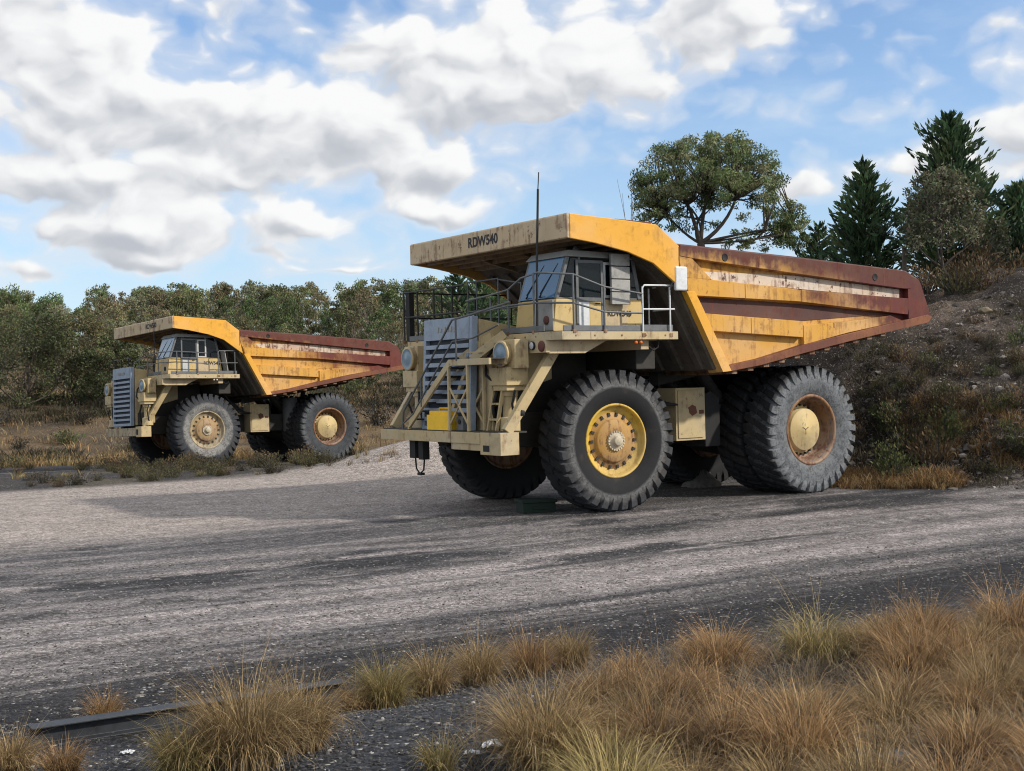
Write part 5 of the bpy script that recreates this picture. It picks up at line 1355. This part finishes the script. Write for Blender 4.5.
BL = [(20, 20, 90, 60, .75), (110, 60, 60, 45, .6), (40, 125, 150, 48, .85), (215, 115, 95, 36, .8), (330, 115, 60, 40, .6), (330, 150, 120, 36, .75), (440, 178, 66, 22, .8), (90, 190, 120, 26, .75), (230, 185, 80, 22, .5),
      (545, 60, 95, 58, .85), (430, 60, 80, 40, .6), (470, 105, 85, 30, .6), (640, 85, 80, 34, .6), (735, 34, 66, 40, .9), (690, 10, 60, 30, .5),
      (190, 228, 130, 20, .75), (300, 222, 32, 13, .7), (400, 214, 60, 13, .65), (165, 260, 40, 8, .7), (64, 266, 30, 12, .85), (-10, 268, 40, 12, .7), (325, 270, 60, 6, .5), (480, 218, 40, 12, .45),
      (1025, 145, 60, 44, .85), (930, 180, 70, 30, .6), (805, 192, 34, 17, .65), (985, 58, 18, 12, .45), (250, 18, 60, 30, .4), (365, 50, 40, 26, .4), (110, 240, 110, 16, .5), (270, 250, 90, 12, .4), (890, 8, 60, 14, .4)]
def n2(v, detail, rough):
    o = noise(v, 1.0, detail, rough); o.s.node.noise_dimensions = '2D'; return o
def v2(v):
    o = voro(v, 1.0, 'Distance', 'SMOOTH_F1'); o.s.node.voronoi_dimensions = '2D'; o.s.node.inputs['Smoothness'].default_value = .6; return o
wq = n2(vec(az * .012, el * .017, 0), 3, .5) - .5; wq2 = n2(vec(az * .012 + 31.7, el * .017 + 4.1, 0), 3, .5) - .5
a2 = az + wq * 74; e2 = el + wq2 * 36
tot = None; grad = None
for cx, cy, sx, sy, wt in BL:
    u = (a2 - (cx - 512)) / sx; v = (e2 - (406 - cy)) / sy
    g = E.m('EXPONENT', (u * u + v * v) * -1.0) * wt
    tot = g if tot is None else tot + g
    k = g * (u * (24 / (sx + 20)) + v * (38 / (sy + 24)))
    grad = k if grad is None else grad + k
# outside the photo the broken cloud cover goes on
tot = E.m('MINIMUM', tot, 1.0) * .95 + sstep(560, 760, E.m('ABSOLUTE', az)) * .5 * sstep(30, 160, el) + sstep(470, 620, el) * .3
def detail_(a, e):
    # heaped cauliflower puffs at two sizes, then ragged detail
    p1 = .5 - v2(vec(a * .021, e * .032, 0)); p2 = .5 - v2(vec(a * .055 + 9, e * .075 + 4, 0))
    f1 = n2(vec(a * .009 + 3, e * .015, 0), 8, .6) - .5
    return p1 * .72 + p2 * .2 + f1 * .8
d0 = detail_(a2, e2); d1 = detail_(a2 + 13, e2 + 17)
D0 = tot + d0
cover = sstep(.41, .70, D0)
soft = sstep(.05, .5, D0) * .5
lit = sstep(-.42, .40, grad * 1.15 + (d0 - d1) * .62 + .12 - (D0 - .9) * .10)
ccol = mix(lit, (.52, .545, .595), (.97, .97, .965))
hazef = sstep(360, -10, el) * .46 + .05 + sstep(.45, .75, noise(vec(az * .004, el * .012, 5), 1, 6, .6)) * .34
skyc = mix(1.0, E(sky.outputs[0]), (1.3, 1.45, 1.68), 'MULTIPLY')
skyc = mix(E.m('MINIMUM', hazef, .75), skyc, tuple(c / STR for c in (.62, .77, .93)))
skyc = mix(soft, skyc, tuple(c / STR for c in (.78, .82, .88)))
final = mix(cover * .97, skyc, scale_col(ccol, 1 / STR))
w.node_tree.links.new(final.s, bgn.inputs['Color']); bgn.inputs['Strength'].default_value = STR
w.cycles.sampling_method = 'MANUAL'; w.cycles.sample_map_resolution = 512
sc = bpy.context.scene
sc.view_settings.view_transform = 'Standard'; sc.view_settings.look = 'None'; sc.view_settings.exposure = 0; sc.view_settings.gamma = 1
sc.render.engine = 'CYCLES'; sc.cycles.use_denoising = True; sc.cycles.max_bounces = 6; sc.cycles.transparent_max_bounces = 12; sc.cycles.filter_width = 1.1
